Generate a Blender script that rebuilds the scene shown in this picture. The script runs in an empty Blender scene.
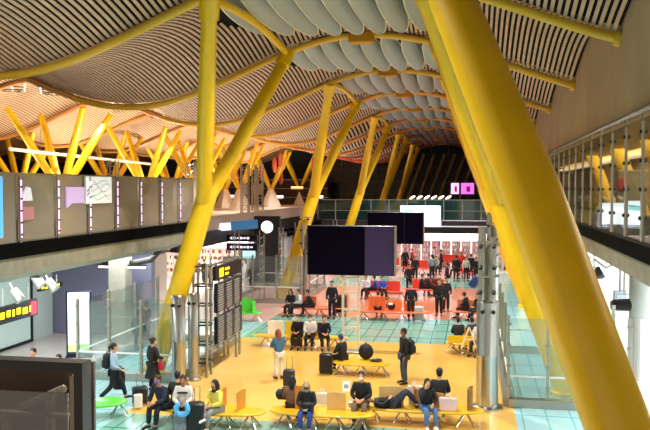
import bpy, bmesh, math, random
from mathutils import Vector, Matrix, Euler
random.seed(7)
PI = math.pi
S = bpy.context.scene
C = S.collection

# ------------------------------------------------------------------ camera
F = 793.0
YAW = math.radians(10.65)
PITCH = math.radians(1.95)
EYE = 6.3
cd = bpy.data.cameras.new('camera')
cam = bpy.data.objects.new('camera', cd); C.objects.link(cam)
cam.location = (0, 0, EYE)
cam.rotation_euler = (PI/2 - PITCH, 0, YAW)
cd.sensor_width = 36.0; cd.lens = F / 650 * 36.0; cd.clip_start = 0.05; cd.clip_end = 600
S.camera = cam

# ------------------------------------------------------------------ world + exposure
W = bpy.data.worlds.new('night'); S.world = W; W.use_nodes = True
W.node_tree.nodes['Background'].inputs[0].default_value = (1.0, 0.86, 0.72, 1)
W.node_tree.nodes['Background'].inputs[1].default_value = 0.78
S.view_settings.view_transform = 'Standard'; S.view_settings.look = 'None'
S.view_settings.gamma = 1; S.view_settings.exposure = 0.05
S.view_settings.use_curve_mapping = False

def lamp(kind, loc, energy, color=(1, 1, 1), rot=(0, 0, 0), **k):
    l = bpy.data.lights.new(kind.lower() + '_light', kind); l.energy = energy; l.color = color
    for a, v in k.items(): setattr(l, a, v)
    o = bpy.data.objects.new(kind.lower() + '_light', l); o.location = loc; o.rotation_euler = rot
    C.objects.link(o); return o
CREST_X = -4.15
WARM = (1.0, 0.91, 0.80); COOL = (0.86, 0.94, 1.0); NEU = (1.0, 0.96, 0.90)
# added area lights under both walkways that brighten the lower hall
for y in (12, 20, 28): lamp('AREA', (-13.6, y, 3.6), 330, COOL, shape='RECTANGLE', size=2.0, size_y=6)
for y in (14, 24, 33, 38): lamp('AREA', (7.5, y, 3.8), 850, COOL, shape='RECTANGLE', size=3.0, size_y=7)
# added spots along the roof crest that brighten the hall floor
for y in (11.5, 20.5, 29.5, 38.5, 47.5, 56.5, 65.5):
    for x in (CREST_X,):
        lamp('SPOT', (x, y, 11.55), 5200, NEU, spot_size=math.radians(120), spot_blend=0.7, shadow_soft_size=0.12)
# uplights that wash the timber roof
for y, e in ((-2, 260), (7, 260), (16, 260), (25, 260), (34, 300), (43, 320), (52, 340), (61, 360), (75, 500), (92, 500)):
    lamp('SPOT', (-12.0, y, 5.3), e*1.35, WARM, rot=(PI, math.radians(-14), 0), spot_size=math.radians(150), spot_blend=0.8, shadow_soft_size=0.1)
for y in (40, 54, 68, 82, 98):
    for x in (-19, -29):
        lamp('SPOT', (x, y, 4.6), 2600, (1.0, 0.86, 0.68), rot=(PI, 0, 0), spot_size=math.radians(155), spot_blend=0.8, shadow_soft_size=0.15)
# far shop zone
for y in (64, 72): lamp('AREA', (-2, y, 3.6), 300, (1, .86, .88), shape='RECTANGLE', size=8, size_y=3)
lamp('AREA', (-18, 48, 3.4), 1100, (1, .9, .88), shape='RECTANGLE', size=6, size_y=6)
# lamps of the upper gallery behind the right glass
lamp('AREA', (7, 30, 7.9), 1800, (1, .86, .62), shape='RECTANGLE', size=4, size_y=40)

# ------------------------------------------------------------------ helpers
RM = Euler((PI/2 - PITCH, 0, YAW)).to_matrix()
def ray(px, py): return RM @ Vector(((px-325)/F, -(py-215)/F, -1.0))
def at(px, py, Y=None, z=None, X=None):
    d = ray(px, py); o = Vector((0, 0, EYE))
    t = (Y/d.y) if Y is not None else ((z-EYE)/d.z if z is not None else X/d.x)
    return o + d*t
def lin(h):
    h = h.lstrip('#'); v = [int(h[i:i+2], 16)/255 for i in (0, 2, 4)]
    return tuple((c/12.92 if c <= .04045 else ((c+.055)/1.055)**2.4) for c in v) + (1,)
_M = {}
def mat(name, col, rough=.55, metal=0, noise=0, scale=6, emit=None, es=0, coat=0, spec=None):
    if name in _M: return _M[name]
    m = bpy.data.materials.new(name); m.use_nodes = True; nt = m.node_tree; b = nt.nodes['Principled BSDF']
    c = lin(col); b.inputs['Base Color'].default_value = c; b.inputs['Roughness'].default_value = rough
    b.inputs['Metallic'].default_value = metal
    if coat: b.inputs['Coat Weight'].default_value = coat; b.inputs['Coat Roughness'].default_value = .08
    if spec is not None: b.inputs['Specular IOR Level'].default_value = spec
    if noise:
        tc = nt.nodes.new('ShaderNodeTexCoord'); n = nt.nodes.new('ShaderNodeTexNoise'); r = nt.nodes.new('ShaderNodeValToRGB')
        n.inputs['Scale'].default_value = scale; n.inputs['Detail'].default_value = 5
        r.color_ramp.elements[0].position = .3; r.color_ramp.elements[1].position = .7
        r.color_ramp.elements[0].color = tuple(x*(1-noise) for x in c[:3])+(1,)
        r.color_ramp.elements[1].color = tuple(min(1, x*(1+noise)) for x in c[:3])+(1,)
        nt.links.new(tc.outputs['Object'], n.inputs['Vector']); nt.links.new(n.outputs['Fac'], r.inputs['Fac'])
        nt.links.new(r.outputs['Color'], b.inputs['Base Color'])
    if emit: b.inputs['Emission Color'].default_value = lin(emit); b.inputs['Emission Strength'].default_value = es
    _M[name] = m; return m
def glassmat(name, col, body=.25, gloss=.12, rough=.04):
    m = bpy.data.materials.new(name); m.use_nodes = True; nt = m.node_tree; nt.nodes.clear()
    o = nt.nodes.new('ShaderNodeOutputMaterial'); t = nt.nodes.new('ShaderNodeBsdfTransparent'); d = nt.nodes.new('ShaderNodeBsdfDiffuse')
    g = nt.nodes.new('ShaderNodeBsdfGlossy'); a = nt.nodes.new('ShaderNodeMixShader'); b = nt.nodes.new('ShaderNodeMixShader')
    c = lin(col); d.inputs[0].default_value = c; g.inputs['Roughness'].default_value = rough
    t.inputs[0].default_value = tuple(.5+.5*x for x in c[:3])+(1,)
    a.inputs[0].default_value = body; b.inputs[0].default_value = gloss
    L = nt.links.new
    L(t.outputs[0], a.inputs[1]); L(d.outputs[0], a.inputs[2]); L(a.outputs[0], b.inputs[1]); L(g.outputs[0], b.inputs[2]); L(b.outputs[0], o.inputs[0])
    _M[name] = m; return m

class MB:
    def __init__(s): s.v = []; s.f = []; s.m = []; s.mi = 0
    def _add(s, vs, fs, M=None):
        n = len(s.v)
        for p in vs:
            p = Vector(p); s.v.append(M @ p if M else p)
        for f in fs: s.f.append([n+i for i in f]); s.m.append(s.mi)
        return s
    def box(s, c, d, rot=None, bev=0):
        x, y, z = d[0]/2, d[1]/2, d[2]/2
        M = Matrix.Translation(c) @ (Euler(rot).to_matrix().to_4x4() if rot else Matrix())
        if bev > 0:
            b = min(bev, x*.9, y*.9, z*.9)
            o = [(-x+b, -y), (x-b, -y), (x, -y+b), (x, y-b), (x-b, y), (-x+b, y), (-x, y-b), (-x, -y+b)]
            i = [(px*(x-b)/x, py*(y-b)/y) for px, py in o]
            R = [[(p[0], p[1], -z) for p in i], [(p[0], p[1], -z+b) for p in o], [(p[0], p[1], z-b) for p in o], [(p[0], p[1], z) for p in i]]
            vs = [p for r in R for p in r]; fs = [list(range(7, -1, -1)), list(range(24, 32))]
            for k in range(3):
                for j in range(8): fs.append([k*8+j, k*8+(j+1) % 8, (k+1)*8+(j+1) % 8, (k+1)*8+j])
            return s._add(vs, fs, M)
        vs = [(-x, -y, -z), (x, -y, -z), (x, y, -z), (-x, y, -z), (-x, -y, z), (x, -y, z), (x, y, z), (-x, y, z)]
        return s._add(vs, [(3, 2, 1, 0), (4, 5, 6, 7), (0, 1, 5, 4), (1, 2, 6, 5), (2, 3, 7, 6), (3, 0, 4, 7)], M)
    def span(s, a, b):
        a = Vector(a); b = Vector(b); return s.box((a+b)/2, [abs(q) for q in (b-a)])
    def tube(s, pts, rad, n=10, cap=True, sx=1.0, side=None):
        pts = [Vector(p) for p in pts]; rad = rad if isinstance(rad, (list, tuple)) else [rad]*len(pts)
        t0 = (pts[1]-pts[0]).normalized()
        u = Vector(side) if side else (Vector((0, 0, 1)) if abs(t0.z) < .9 else Vector((1, 0, 0)))
        vs = []; k = len(pts)
        for i, p in enumerate(pts):
            t = (pts[min(i+1, k-1)]-pts[max(i-1, 0)]).normalized()
            a = (u - t*u.dot(t)); a = a.normalized() if a.length > 1e-6 else t.orthogonal().normalized()
            b = t.cross(a); u = a if not side else u
            for j in range(n):
                w = 2*PI*j/n; vs.append(p + a*(math.cos(w)*rad[i]*sx) + b*(math.sin(w)*rad[i]))
        fs = []
        for i in range(k-1):
            for j in range(n): fs.append((i*n+j, i*n+(j+1) % n, (i+1)*n+(j+1) % n, (i+1)*n+j))
        if cap: fs += [list(range(n-1, -1, -1)), [(k-1)*n+j for j in range(n)]]
        return s._add(vs, fs)
    def cyl(s, a, b, r, n=12, r2=None): return s.tube([a, b], [r, r if r2 is None else r2], n)
    def lathe(s, prof, c=(0, 0, 0), n=20, M=None):
        vs = []; fs = []
        for r, z in prof:
            for j in range(n): w = 2*PI*j/n; vs.append((c[0]+r*math.cos(w), c[1]+r*math.sin(w), c[2]+z))
        for i in range(len(prof)-1):
            for j in range(n): fs.append((i*n+j, i*n+(j+1) % n, (i+1)*n+(j+1) % n, (i+1)*n+j))
        fs += [list(range(n-1, -1, -1)), [(len(prof)-1)*n+j for j in range(n)]]
        return s._add(vs, fs, M)
    def ell(s, c, r, n=12, m=7, rot=None, z0=-1.0, z1=1.0):
        vs = []; M = Matrix.Translation(c) @ (Euler(rot).to_matrix().to_4x4() if rot else Matrix())
        a0 = math.asin(z0); a1 = math.asin(z1)
        pr = []
        for i in range(m+1):
            a = a0+(a1-a0)*i/m; pr.append((max(math.cos(a), 1e-3), math.sin(a)))
        for q, z in pr:
            for j in range(n): w = 2*PI*j/n; vs.append((r[0]*q*math.cos(w), r[1]*q*math.sin(w), r[2]*z))
        fs = []
        for i in range(m):
            for j in range(n): fs.append((i*n+j, i*n+(j+1) % n, (i+1)*n+(j+1) % n, (i+1)*n+j))
        fs += [list(range(n-1, -1, -1)), [m*n+j for j in range(n)]]
        return s._add(vs, fs, M)
    def prism(s, out, z0, z1, M=None):
        n = len(out); vs = [(p[0], p[1], z0) for p in out]+[(p[0], p[1], z1) for p in out]
        fs = [list(range(n-1, -1, -1)), list(range(n, 2*n))]+[(j, (j+1) % n, n+(j+1) % n, n+j) for j in range(n)]
        return s._add(vs, fs, M)
    def build(s, name, mats, parent=None, loc=None, rz=0, smooth=False, kind=None, label=None):
        me = bpy.data.meshes.new(name); me.from_pydata([tuple(p) for p in s.v], [], s.f)
        mats = mats if isinstance(mats, (list, tuple)) else [mats]
        for q in mats: me.materials.append(q)
        me.polygons.foreach_set('material_index', s.m)
        if smooth:
            me.polygons.foreach_set('use_smooth', [True]*len(me.polygons))
            me.set_sharp_from_angle(angle=math.radians(42))
        me.update()
        o = bpy.data.objects.new(name, me); C.objects.link(o)
        if parent: o.parent = parent
        if loc is not None: o.location = loc
        if rz: o.rotation_euler.z = rz
        if kind: o['kind'] = kind
        if label: o['label'] = label
        return o
def tag(o, label, cat, group=None, kind=None):
    o['label'] = label; o['category'] = cat
    if group: o['group'] = group
    if kind: o['kind'] = kind
    return o
def thing(name, label, cat, loc=(0, 0, 0), rz=0, group=None):
    o = bpy.data.objects.new(name, None); C.objects.link(o); o.empty_display_size = .2
    o.location = loc; o.rotation_euler.z = rz
    return tag(o, label, cat, group)
def children(o): return [c for c in list(C.objects) if c.parent == o]
def copy_tree(o, parent=None):
    c = o.copy(); C.objects.link(c)
    if parent is not None: c.parent = parent
    for ch in children(o): copy_tree(ch, c)
    return c
def floor_at(px, py): p = at(px, py, z=0); p.z = 0; return p
ORD = ['first', 'second', 'third', 'fourth', 'fifth', 'sixth', 'seventh', 'eighth', 'ninth', 'tenth', 'eleventh', 'twelfth', 'thirteenth']

# ------------------------------------------------------------------ materials
YEL = mat('column_yellow', '#F4CA14', .34, noise=.05, scale=2)
CONC = mat('concrete', '#9C9685', .8, noise=.12, scale=3)
CONCD = mat('concrete_wall', '#B5A38A', .85, noise=.10, scale=.7)
TRIMB = mat('black_trim', '#040405', .9, spec=.1)
BLACK = mat('black_paint', '#0C0B0E', .4)
DARK = mat('dark_void', '#151216', .8)
CHROME = mat('chrome', '#B4B4B0', .28, 1)
STEEL = mat('brushed_steel', '#A9A69C', .38, .85)
WHITE = mat('white_paint', '#E6E3DA', .5)
BALGLASS = glassmat('gallery_glass', '#C2B5A2', .72, .14, .03)
RGLASS = glassmat('right_gallery_glass', '#B8AF9C', .12, .10, .03)
CLEAR = glassmat('clear_glass', '#DCE8E4', .05, .09, .02)
TEAL = glassmat('teal_glass', '#123634', .78, .12, .05)
SCRB = mat('screen_black', '#06031A', .6, spec=.05)
SCRREFL = mat('screen_violet_reflection', '#403868', .6, spec=.1)
SLAT = mat('bamboo_slat', '#CDAE94', .6, noise=.12, scale=3)
SLATF = mat('bamboo_slat_warm', '#C08A5A', .65)
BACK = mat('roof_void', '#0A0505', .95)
DISC = mat('reflector_grey', '#A6ABA4', .6)
EW = mat('lit_white', '#FFFFFF', .5, emit='#FFFFFF', es=2.2)
ESH = mat('added_shop_glow', '#FFE8E8', .5, emit='#FFE2E6', es=1.3)
EBL = mat('lit_blue_white', '#DDEEFF', .5, emit='#CFE4FF', es=2.6)
EMAG = mat('lit_magenta', '#F8A0E8', .5, emit='#F070E0', es=1.2)
EPUR = mat('lit_lilac', '#F0D0F0', .5, emit='#EFC6F2', es=1.3)
EYEL = mat('lit_yellow', '#FFE010', .5, emit='#FFE010', es=1.2)
EORG = mat('lit_amber', '#FFD090', .5, emit='#FFD090', es=1.6)
ERED = mat('lit_red', '#FF3050', .5, emit='#FF3050', es=1.2)
EW2 = mat('lit_text', '#E8E8FF', .5, emit='#E8E8FF', es=1.1)

# ------------------------------------------------------------------ floor
def floormat(name, col, rough, tile=None, joint='#3E7F7C', vary=0.06, coat=.3):
    m = bpy.data.materials.new(name); m.use_nodes = True; nt = m.node_tree; b = nt.nodes['Principled BSDF']; L = nt.links.new
    b.inputs['Roughness'].default_value = rough; b.inputs['Coat Weight'].default_value = coat; b.inputs['Coat Roughness'].default_value = .06
    g = nt.nodes.new('ShaderNodeNewGeometry'); n = nt.nodes.new('ShaderNodeTexNoise'); n.inputs['Scale'].default_value = .6; n.inputs['Detail'].default_value = 3
    L(g.outputs['Position'], n.inputs['Vector'])
    mx = nt.nodes.new('ShaderNodeMix'); mx.data_type = 'RGBA'; c = lin(col)
    mx.inputs[6].default_value = tuple(x*(1-vary) for x in c[:3])+(1,); mx.inputs[7].default_value = tuple(min(1, x*(1+vary)) for x in c[:3])+(1,)
    L(n.outputs['Fac'], mx.inputs[0]); out = mx.outputs[2]
    if tile:
        sx = nt.nodes.new('ShaderNodeSeparateXYZ'); L(g.outputs['Position'], sx.inputs[0])
        prev = None
        for ax, sz, w in ((0, tile[0], .045), (1, tile[1], .09)):
            d = nt.nodes.new('ShaderNodeMath'); d.operation = 'DIVIDE'; L(sx.outputs[ax], d.inputs[0]); d.inputs[1].default_value = sz
            fr = nt.nodes.new('ShaderNodeMath'); fr.operation = 'FRACT'; L(d.outputs[0], fr.inputs[0])
            lt = nt.nodes.new('ShaderNodeMath'); lt.operation = 'LESS_THAN'; L(fr.outputs[0], lt.inputs[0]); lt.inputs[1].default_value = w/sz
            if prev is None: prev = lt
            else:
                mm = nt.nodes.new('ShaderNodeMath'); mm.operation = 'MAXIMUM'; L(prev.outputs[0], mm.inputs[0]); L(lt.outputs[0], mm.inputs[1]); prev = mm
        m2 = nt.nodes.new('ShaderNodeMix'); m2.data_type = 'RGBA'; L(prev.outputs[0], m2.inputs[0]); L(out, m2.inputs[6]); m2.inputs[7].default_value = lin(joint); out = m2.outputs[2]
    L(out, b.inputs['Base Color']); return m
FY = floormat('floor_yellow', '#E0B256', .2, vary=.2)
FO = floormat('floor_orange', '#D58664', .22)
FR = floormat('floor_pink', '#CFA49C', .30)
FG = floormat('floor_glass_tiles', '#80B0A2', .22, (.58, 1.75), '#2F8078', .10)
FGC = floormat('floor_cyan_tiles', '#A2D0D4', .22, (.66, 1.6), '#6FB4BC', .08)
FP = floormat('floor_pale', '#D8CCC4', .35)
XL, XR = -9.6, 1.15
fl = MB()
def patch(x0, x1, y0, y1, mi, z=0):
    fl.mi = mi; fl._add([(x0, y0, z), (x1, y0, z), (x1, y1, z), (x0, y1, z)], [(0, 1, 2, 3)])
patch(XL, XR, 20.6, 32.1, 0); patch(XL, XR, 38.1, 50.2, 1); patch(XL, XR, 56.2, 68.2, 2)
for a, b in ((8, 14.1), (14.1, 20.6), (32.1, 38.1), (50.2, 56.2), (68.2, 74.2)): patch(XL, XR, a, b, 3)
patch(XL, XR, 74.2, 114, 2); patch(XL, XR, -8, 8, 0)
patch(-13.4, XL, -8, 36, 4); patch(-13.4, XL, 36, 114, 2); patch(-60, -13.4, -8, 114, 5)
patch(XR, 4.4, -8, 60, 4); patch(XR, 4.4, 60, 114, 5); patch(4.4, 30, -8, 114, 5)
fl.build('floor', [FY, FO, FR, FG, FGC, FP], kind='structure')

# ------------------------------------------------------------------ roof
CREST, HALF = -4.15, 9.15
def ribz(x):
    return 10.80 + 1.26*math.cos(PI*(x-CREST)/(HALF if x < CREST else 10.6))
RIBY = [-6.5+9*k for k in range(14)]          # 2.5 is k=1, 11.5, 20.5, 29.5 ...
def bulge(x):
    c = math.cos(PI*(x-CREST)/HALF)
    return .78
def roofz(x, y):
    t = ((y-2.5) % 9)/9
    return ribz(x) + bulge(x)*math.sin(PI*t) + .10
def hole(x, y):
    t = ((y-2.5) % 9)-4.5
    return abs(x-CREST) < 4.3 and abs(t) < 3.9*math.sqrt(max(0, 1-((x-CREST)/4.3)**2))
def slats(mb, x0, x1, y0, y1, pitch, w, ny, th=.022):
    n = int((x1-x0)/pitch)
    for i in range(n):
        x = x0+pitch*(i+.5); run = []
        def flush(run):
            if len(run) < 2: return
            vs = []; fs = []
            for y in run:
                z = roofz(x, y); sl = (roofz(x+.05, y)-roofz(x-.05, y))/.1; dx = w/2/math.sqrt(1+sl*sl)
                vs += [(x-dx, y, z-dx*sl), (x+dx, y, z+dx*sl), (x+dx, y, z+dx*sl+th), (x-dx, y, z-dx*sl+th)]
            for k in range(len(run)-1):
                a = 4*k; b = a+4
                fs += [(a, a+1, b+1, b), (a+1, a+2, b+2, b+1), (a+3, a, b, b+3), (a+2, a+3, b+3, b+2)]
            mb._add(vs, fs)
        if abs(x-CREST) < 4.3:
            h = 3.9*math.sqrt(max(0, 1-((x-CREST)/4.3)**2)); ym = (y0+y1)/2
            k = max(2, ny//2)
            flush([y0+(ym-h-y0)*j/k for j in range(k+1)]); flush([ym+h+(y1-ym-h)*j/k for j in range(k+1)])
        else:
            flush([y0+(y1-y0)*j/ny for j in range(ny+1)])
s = MB(); bk = MB()
for k in range(0, 13):
    y0, y1 = RIBY[k], RIBY[k+1]
    slats(s, -15.4, 3.5, y0, y1, .165 if k < 7 else .30, .092 if k < 7 else .16, 10 if k < 6 else 6)
s.build('ceiling', SLAT, kind='structure')
def sheet(mb, x0, x1, nx, y0, y1, ny, dz, cut=True):
    for i in range(nx):
        xa, xb = x0+(x1-x0)*i/nx, x0+(x1-x0)*(i+1)/nx
        for j in range(ny):
            ya, yb = y0+(y1-y0)*j/ny, y0+(y1-y0)*(j+1)/ny
            if cut and hole((xa+xb)/2, (ya+yb)/2): continue
            mb._add([(x, y, roofz(x, y)+dz) for x, y in ((xa, ya), (xb, ya), (xb, yb), (xa, yb))], [(0, 3, 2, 1)])
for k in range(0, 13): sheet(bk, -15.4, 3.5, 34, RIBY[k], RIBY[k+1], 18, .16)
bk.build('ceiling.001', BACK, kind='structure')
b2 = MB()   # roof deck above the skylights
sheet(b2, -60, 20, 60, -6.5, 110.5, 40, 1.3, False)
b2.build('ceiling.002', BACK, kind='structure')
# far bays on the left: boards following the same waves, finer at that distance
def farslat(name, x0, x1):
    m = bpy.data.materials.new(name); m.use_nodes = True; nt = m.node_tree; b = nt.nodes['Principled BSDF']; L = nt.links.new
    g = nt.nodes.new('ShaderNodeNewGeometry'); sx = nt.nodes.new('ShaderNodeSeparateXYZ'); L(g.outputs['Position'], sx.inputs[0])
    d = nt.nodes.new('ShaderNodeMath'); d.operation = 'DIVIDE'; L(sx.outputs[0], d.inputs[0]); d.inputs[1].default_value = .19
    fr = nt.nodes.new('ShaderNodeMath'); fr.operation = 'FRACT'; L(d.outputs[0], fr.inputs[0])
    lt = nt.nodes.new('ShaderNodeMath'); lt.operation = 'LESS_THAN'; L(fr.outputs[0], lt.inputs[0]); lt.inputs[1].default_value = .68
    mx = nt.nodes.new('ShaderNodeMix'); mx.data_type = 'RGBA'; L(lt.outputs[0], mx.inputs[0]); mx.inputs[6].default_value = lin('#6A4A34'); mx.inputs[7].default_value = lin('#DDBB92')
    L(mx.outputs[2], b.inputs['Base Color']); b.inputs['Roughness'].default_value = .7
    return m
fs_ = MB()
for k in range(2, 13): sheet(fs_, -52, -15.4, 44, RIBY[k], RIBY[k+1], 10, 0, False)
fs_.build('ceiling.003', farslat('bamboo_far', -52, -15.4), kind='structure', smooth=True)

# ribs
def ribcol(k):
    cs = ['#E3BE34', '#E3BE34', '#E3BE34', '#E3BE34', '#E2B838', '#E0B038', '#DFA838', '#DC9C34', '#D88E32', '#D08030', '#C85528', '#C24C28', '#BC4428', '#B63C28']
    return mat('rib_colour_%s' % ORD[min(k, 12)], cs[k], .45)
for k, y in enumerate(RIBY[:13]):
    if k < 3: continue
    r = thing('roof_beam', '%s curved yellow roof beam across the hall, counted from the camera' % ORD[k-3], 'roof beam', (CREST, y, ribz(CREST)-.3), group='curved roof beams')
    z00 = ribz(CREST)-.3
    xs = [-15.8+i*(19.15/44) for i in range(45)]
    m = MB(); m.tube([(x-CREST, 0, ribz(x)-.06-z00) for x in xs], [.125]*45, 10, sx=1.0)
    m.build('beam', ribcol(k), r, smooth=True)
    m = MB(); m.box((0, 0, .13), (.95, .42, .42), bev=.05); m.build('crest_clamp', mat('clamp_ochre', '#C98F14', .5), r)
    m = MB(); m.cyl((3.35-CREST, 0, ribz(3.35)-.06-z00), (3.5-CREST, 0, ribz(3.35)-.1-z00), .2); m.build('end_cap', ribcol(k), r)
    m = MB(); xs2 = [-52+i*(36.2/50) for i in range(51)]
    if k > 2:
        m.tube([(x-CREST, 0, ribz(x)-.04-z00) for x in xs2], [.13]*51, 6); m.build('beam_extension', mat('rib_far', '#D79A50', .5), r)

# reflector discs
dm = MB()
def disc_mesh():
    # lens shaped shell: long in Y
    N = 28; vs = []; fs = []
    a, b = .40, 3.55
    rings = [(0.0, -.16), (.35, -.145), (.7, -.09), (.93, -.025), (1.0, .0), (1.0, .05), (.93, .055)]
    for q, z in rings:
        for j in range(N):
            w = 2*PI*j/N; vs.append((a*q*math.cos(w) if q else 0, b*q*math.sin(w) if q else 0, z))
    for i in range(len(rings)-1):
        for j in range(N): fs.append((i*N+(j+1) % N, i*N+j, (i+1)*N+j, (i+1)*N+(j+1) % N))
    fs.append([(len(rings)-1)*N+j for j in range(N)])
    return vs, fs
dvs, dfs = disc_mesh()
proto = None
for k in range(3, 12):
    yc = RIBY[k]+4.5
    for i in range(9):
        x = CREST+(i-4)*.80
        ln = math.sqrt(max(.12, 1-((x-CREST)/4.6)**2))
        if proto is None:
            m = MB(); m._add(dvs, dfs); proto = m.build('skylight_reflector', DISC, smooth=True)
            rim = MB(); rim.tube([(.40*math.cos(2*PI*j/36), 3.55*math.sin(2*PI*j/36), -.0) for j in range(37)], .026, 6, cap=False)
            rim.build('rim', mat('reflector_rim', '#E4E2CC', .4), proto, smooth=True); o = proto
        else: o = copy_tree(proto)
        o.location = (x, yc, 12.03-.02*abs(i-4)); o.rotation_euler = (math.radians(-3.2), math.radians(-38), 0)
        o.scale = (1, ln, 1)
        tag(o, 'grey lens-shaped reflector, %s from the left in the %s skylight from the camera' % (ORD[i], ORD[k-3]) if k < 12 else '', 'reflector', 'reflectors of the %s skylight' % ORD[k-3] if k < 12 else '')

# ------------------------------------------------------------------ columns
def column(x0, xs, xh, yc, label, z0=0, zs=6.1, single=None, feet=True, R=.33, group='tall yellow roof columns of the hall'):
    base = Vector((x0, yc, z0)); t = thing('roof_column', label, 'column', base, group=group)
    zh = ribz(xh)-.18
    if single:
        pts = [Vector(p)-base for p in single]
        m = MB(); m.tube(pts, [R*.96, R, R*.98, R*.8][:len(pts)], 28, side=(0, 1, 0), sx=1.0); m.build('trunk', YEL, t, smooth=True)
        hd = pts[-1]
        m = MB(); m.cyl(hd-Vector((0, 0, .5)), hd+Vector((0, 0, .12)), R*.85, 16, R*.6); m.build('head_bracket', YEL, t, smooth=True)
    else:
        s0 = Vector((xs-x0, 0, zs-z0))
        m = MB(); m.tube([(0, 0, 0), s0*.5, s0, s0*1.04], [R*.98, R*1.06, R*1.0, R*.9], 20, side=(0, 1, 0), sx=1.12); m.build('trunk', YEL, t, smooth=True)
        for sgn in (-1, 1):
            h = Vector((xh-x0, sgn*4.5, zh-z0)); a = s0*.93
            m = MB(); m.tube([a, a+(h-a)*.5, h], [R*.72, R*.82, R*.62], 16, side=(0, 1, 0)); m.build('arm', YEL, t, smooth=True)
            m = MB(); m.cyl(h-(h-a).normalized()*.55, h+Vector((0, 0, .12)), R*.82, 14, R*.9); m.build('head_bracket', YEL, t, smooth=True)
        m = MB(); zt = ribz(xh)-.12-z0
        m.tube([(xh-x0, -4.5+9*i/8, zt+bulge(xh)*math.sin(PI*i/8)*.35) for i in range(9)], .13, 8); m.build('tie_beam', YEL, t, smooth=True)
    m = MB(); m.lathe([(R*1.5, -.0), (R*1.5, .10), (R*1.15, .14), (R*1.15, .3)], n=20); m.build('foot_plate', YEL if feet else WHITE, t, smooth=True)
    return t
for i, y in enumerate((25, 43, 61, 79, 97)):
    column(-10.6, -8.65, -7.0, y, 'yellow forked column on the left side of the hall, %s from the camera' % ORD[i])
column(2.8, .65, -1.4, 25, 'yellow forked column standing behind the huge nearest column on the right')
for y in (43, 61, 79): column(2.8, .65, -1.4, y, 'yellow forked column far down the right side of the hall, mostly hidden')
column(2.75, 0, 0, 6.6, 'huge nearest yellow column leaning across the right of the picture', single=[(2.75, 6.6, 0), (1.66, 7.55, 3.15), (.57, 8.5, 6.3), (-1.2, 11.5, 11.1)], R=.312)

# small trees of the left bays: inverted pyramid plinth with four arms
def tree(x, y, label, spread=3.0, dz=6.2, zf=4.0, arms=4):
    t = thing('roof_column', label, 'column', (x, y, zf), group='yellow branching columns beyond the left gallery')
    m = MB(); m.lathe([(1.25, 0), (1.25, .12), (.38, 2.1), (.3, 2.2)], n=4); m.build('plinth', mat('plinth_white', '#F0E8E0', .6), t)
    for k in range(arms):
        a = PI/4+k*PI/2+.15
        p = Vector((math.cos(a)*spread, math.sin(a)*spread*1.1, dz+.55))
        m = MB(); m.tube([(0, 0, 2.0), p*.5+Vector((0, 0, 1.0)), p], [.19, .24, .17], 12); m.build('arm', YEL, t, smooth=True)
    return t
# ------------------------------------------------------------------ galleries
def secty(name, sec, y0, y1, m, kind='structure'):
    b = MB(); n = len(sec); vs = [(x, y0, z) for x, z in sec]+[(x, y1, z) for x, z in sec]
    b._add(vs, [list(range(n)), list(range(2*n-1, n-1, -1))]+[(j, n+j, n+(j+1) % n, (j+1) % n) for j in range(n)])
    return b.build(name, m, kind=kind)
LY = 30.6
secty('trim_1', [(-11.3, 4.58), (-11.3, 4.12), (-12.3, 3.8), (-22, 3.8), (-22, 4.58)], -6, LY+.3, CONC)
secty('trim_2', [(-11.22, 4.93), (-11.22, 4.56), (-22, 4.56), (-22, 4.93)], -6, LY, TRIMB)
secty('trim_3', [(3.4, 5.12), (3.4, 4.78), (12, 4.78), (12, 5.12)], -6, 70, TRIMB)
secty('trim_4', [(3.5, 4.8), (3.5, 4.3), (4.4, 4.1), (12, 4.1), (12, 4.8)], -6, 70, CONC)
# left gallery glazing: frosted panels between posts with lit strips
yp0 = 18.15; step = 1.83
GR_ = thing('gallery_railing', 'frosted grey glass railing with glowing lilac posts along the left gallery', 'railing', (-11.3, yp0, 4.93))
for k in range(-2, 7):
    y = step*k
    p = MB().box((0, y+step/2, .88), (.03, step-.06, 1.72)).build('glass_panel', BALGLASS, GR_)
    MB().box((0, y+step/2, .02), (.08, step-.02, .05)).build('clamp_rail', STEEL, p)
    MB().box((0, y+step/2, 1.745), (.05, step-.02, .03)).build('top_rail', STEEL, p)
    p = MB().box((.1, y, .85), (.05, .07, 1.7)).build('post', STEEL, GR_)
    MB().box((.13, y, .85), (.02, .055, 1.45)).build('light_strip', EPUR, p)
    for z in (.2, .5, .8, 1.1, 1.4): MB().box((.145, y, z), (.02, .075, .05)).build('fitting', BLACK, p)
# displays and modelled reflections on the frosted panels
def board(name, label, cat, px0, px1, py0, py1, X, mm, frame=BLACK, th=.05):
    a = at(px0, py1, X=X); b = at(px1, py0, X=X); zc = (a.z+b.z)/2; base = Vector((X, (a.y+b.y)/2, min(a.z, b.z)))
    t = thing(name, label, cat, base)
    w = abs(b.y-a.y); h = abs(b.z-a.z)
    m = MB(); m.box((0, 0, h/2), (th, w, h)); m.build('casing', frame, t)
    m = MB(); m.box((th/2+.005, 0, h/2), (.012, w*.96, h*.96)); m.build('display', mm, t)
    return t, w, h
mapm = mat('map_print', '#E9F0F0', .5, noise=.25, scale=2.2, emit='#E6F0EE', es=.55)
t, w, h = board('map_screen', 'bright white map display mounted on the left gallery glass', 'screen', 84.5, 111, 203, 176, -11.22, mapm, WHITE)
m = MB()
for q in range(5): m.tube([(.04, -w*.4+w*.8*j/5, h*(.2+.15*q)+math.sin(j*2.1+q*1.7)*h*.10) for j in range(6)], .012, 4)
m.build('map_route', mat('map_grey', '#A8BAB8', .5), t)
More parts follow.
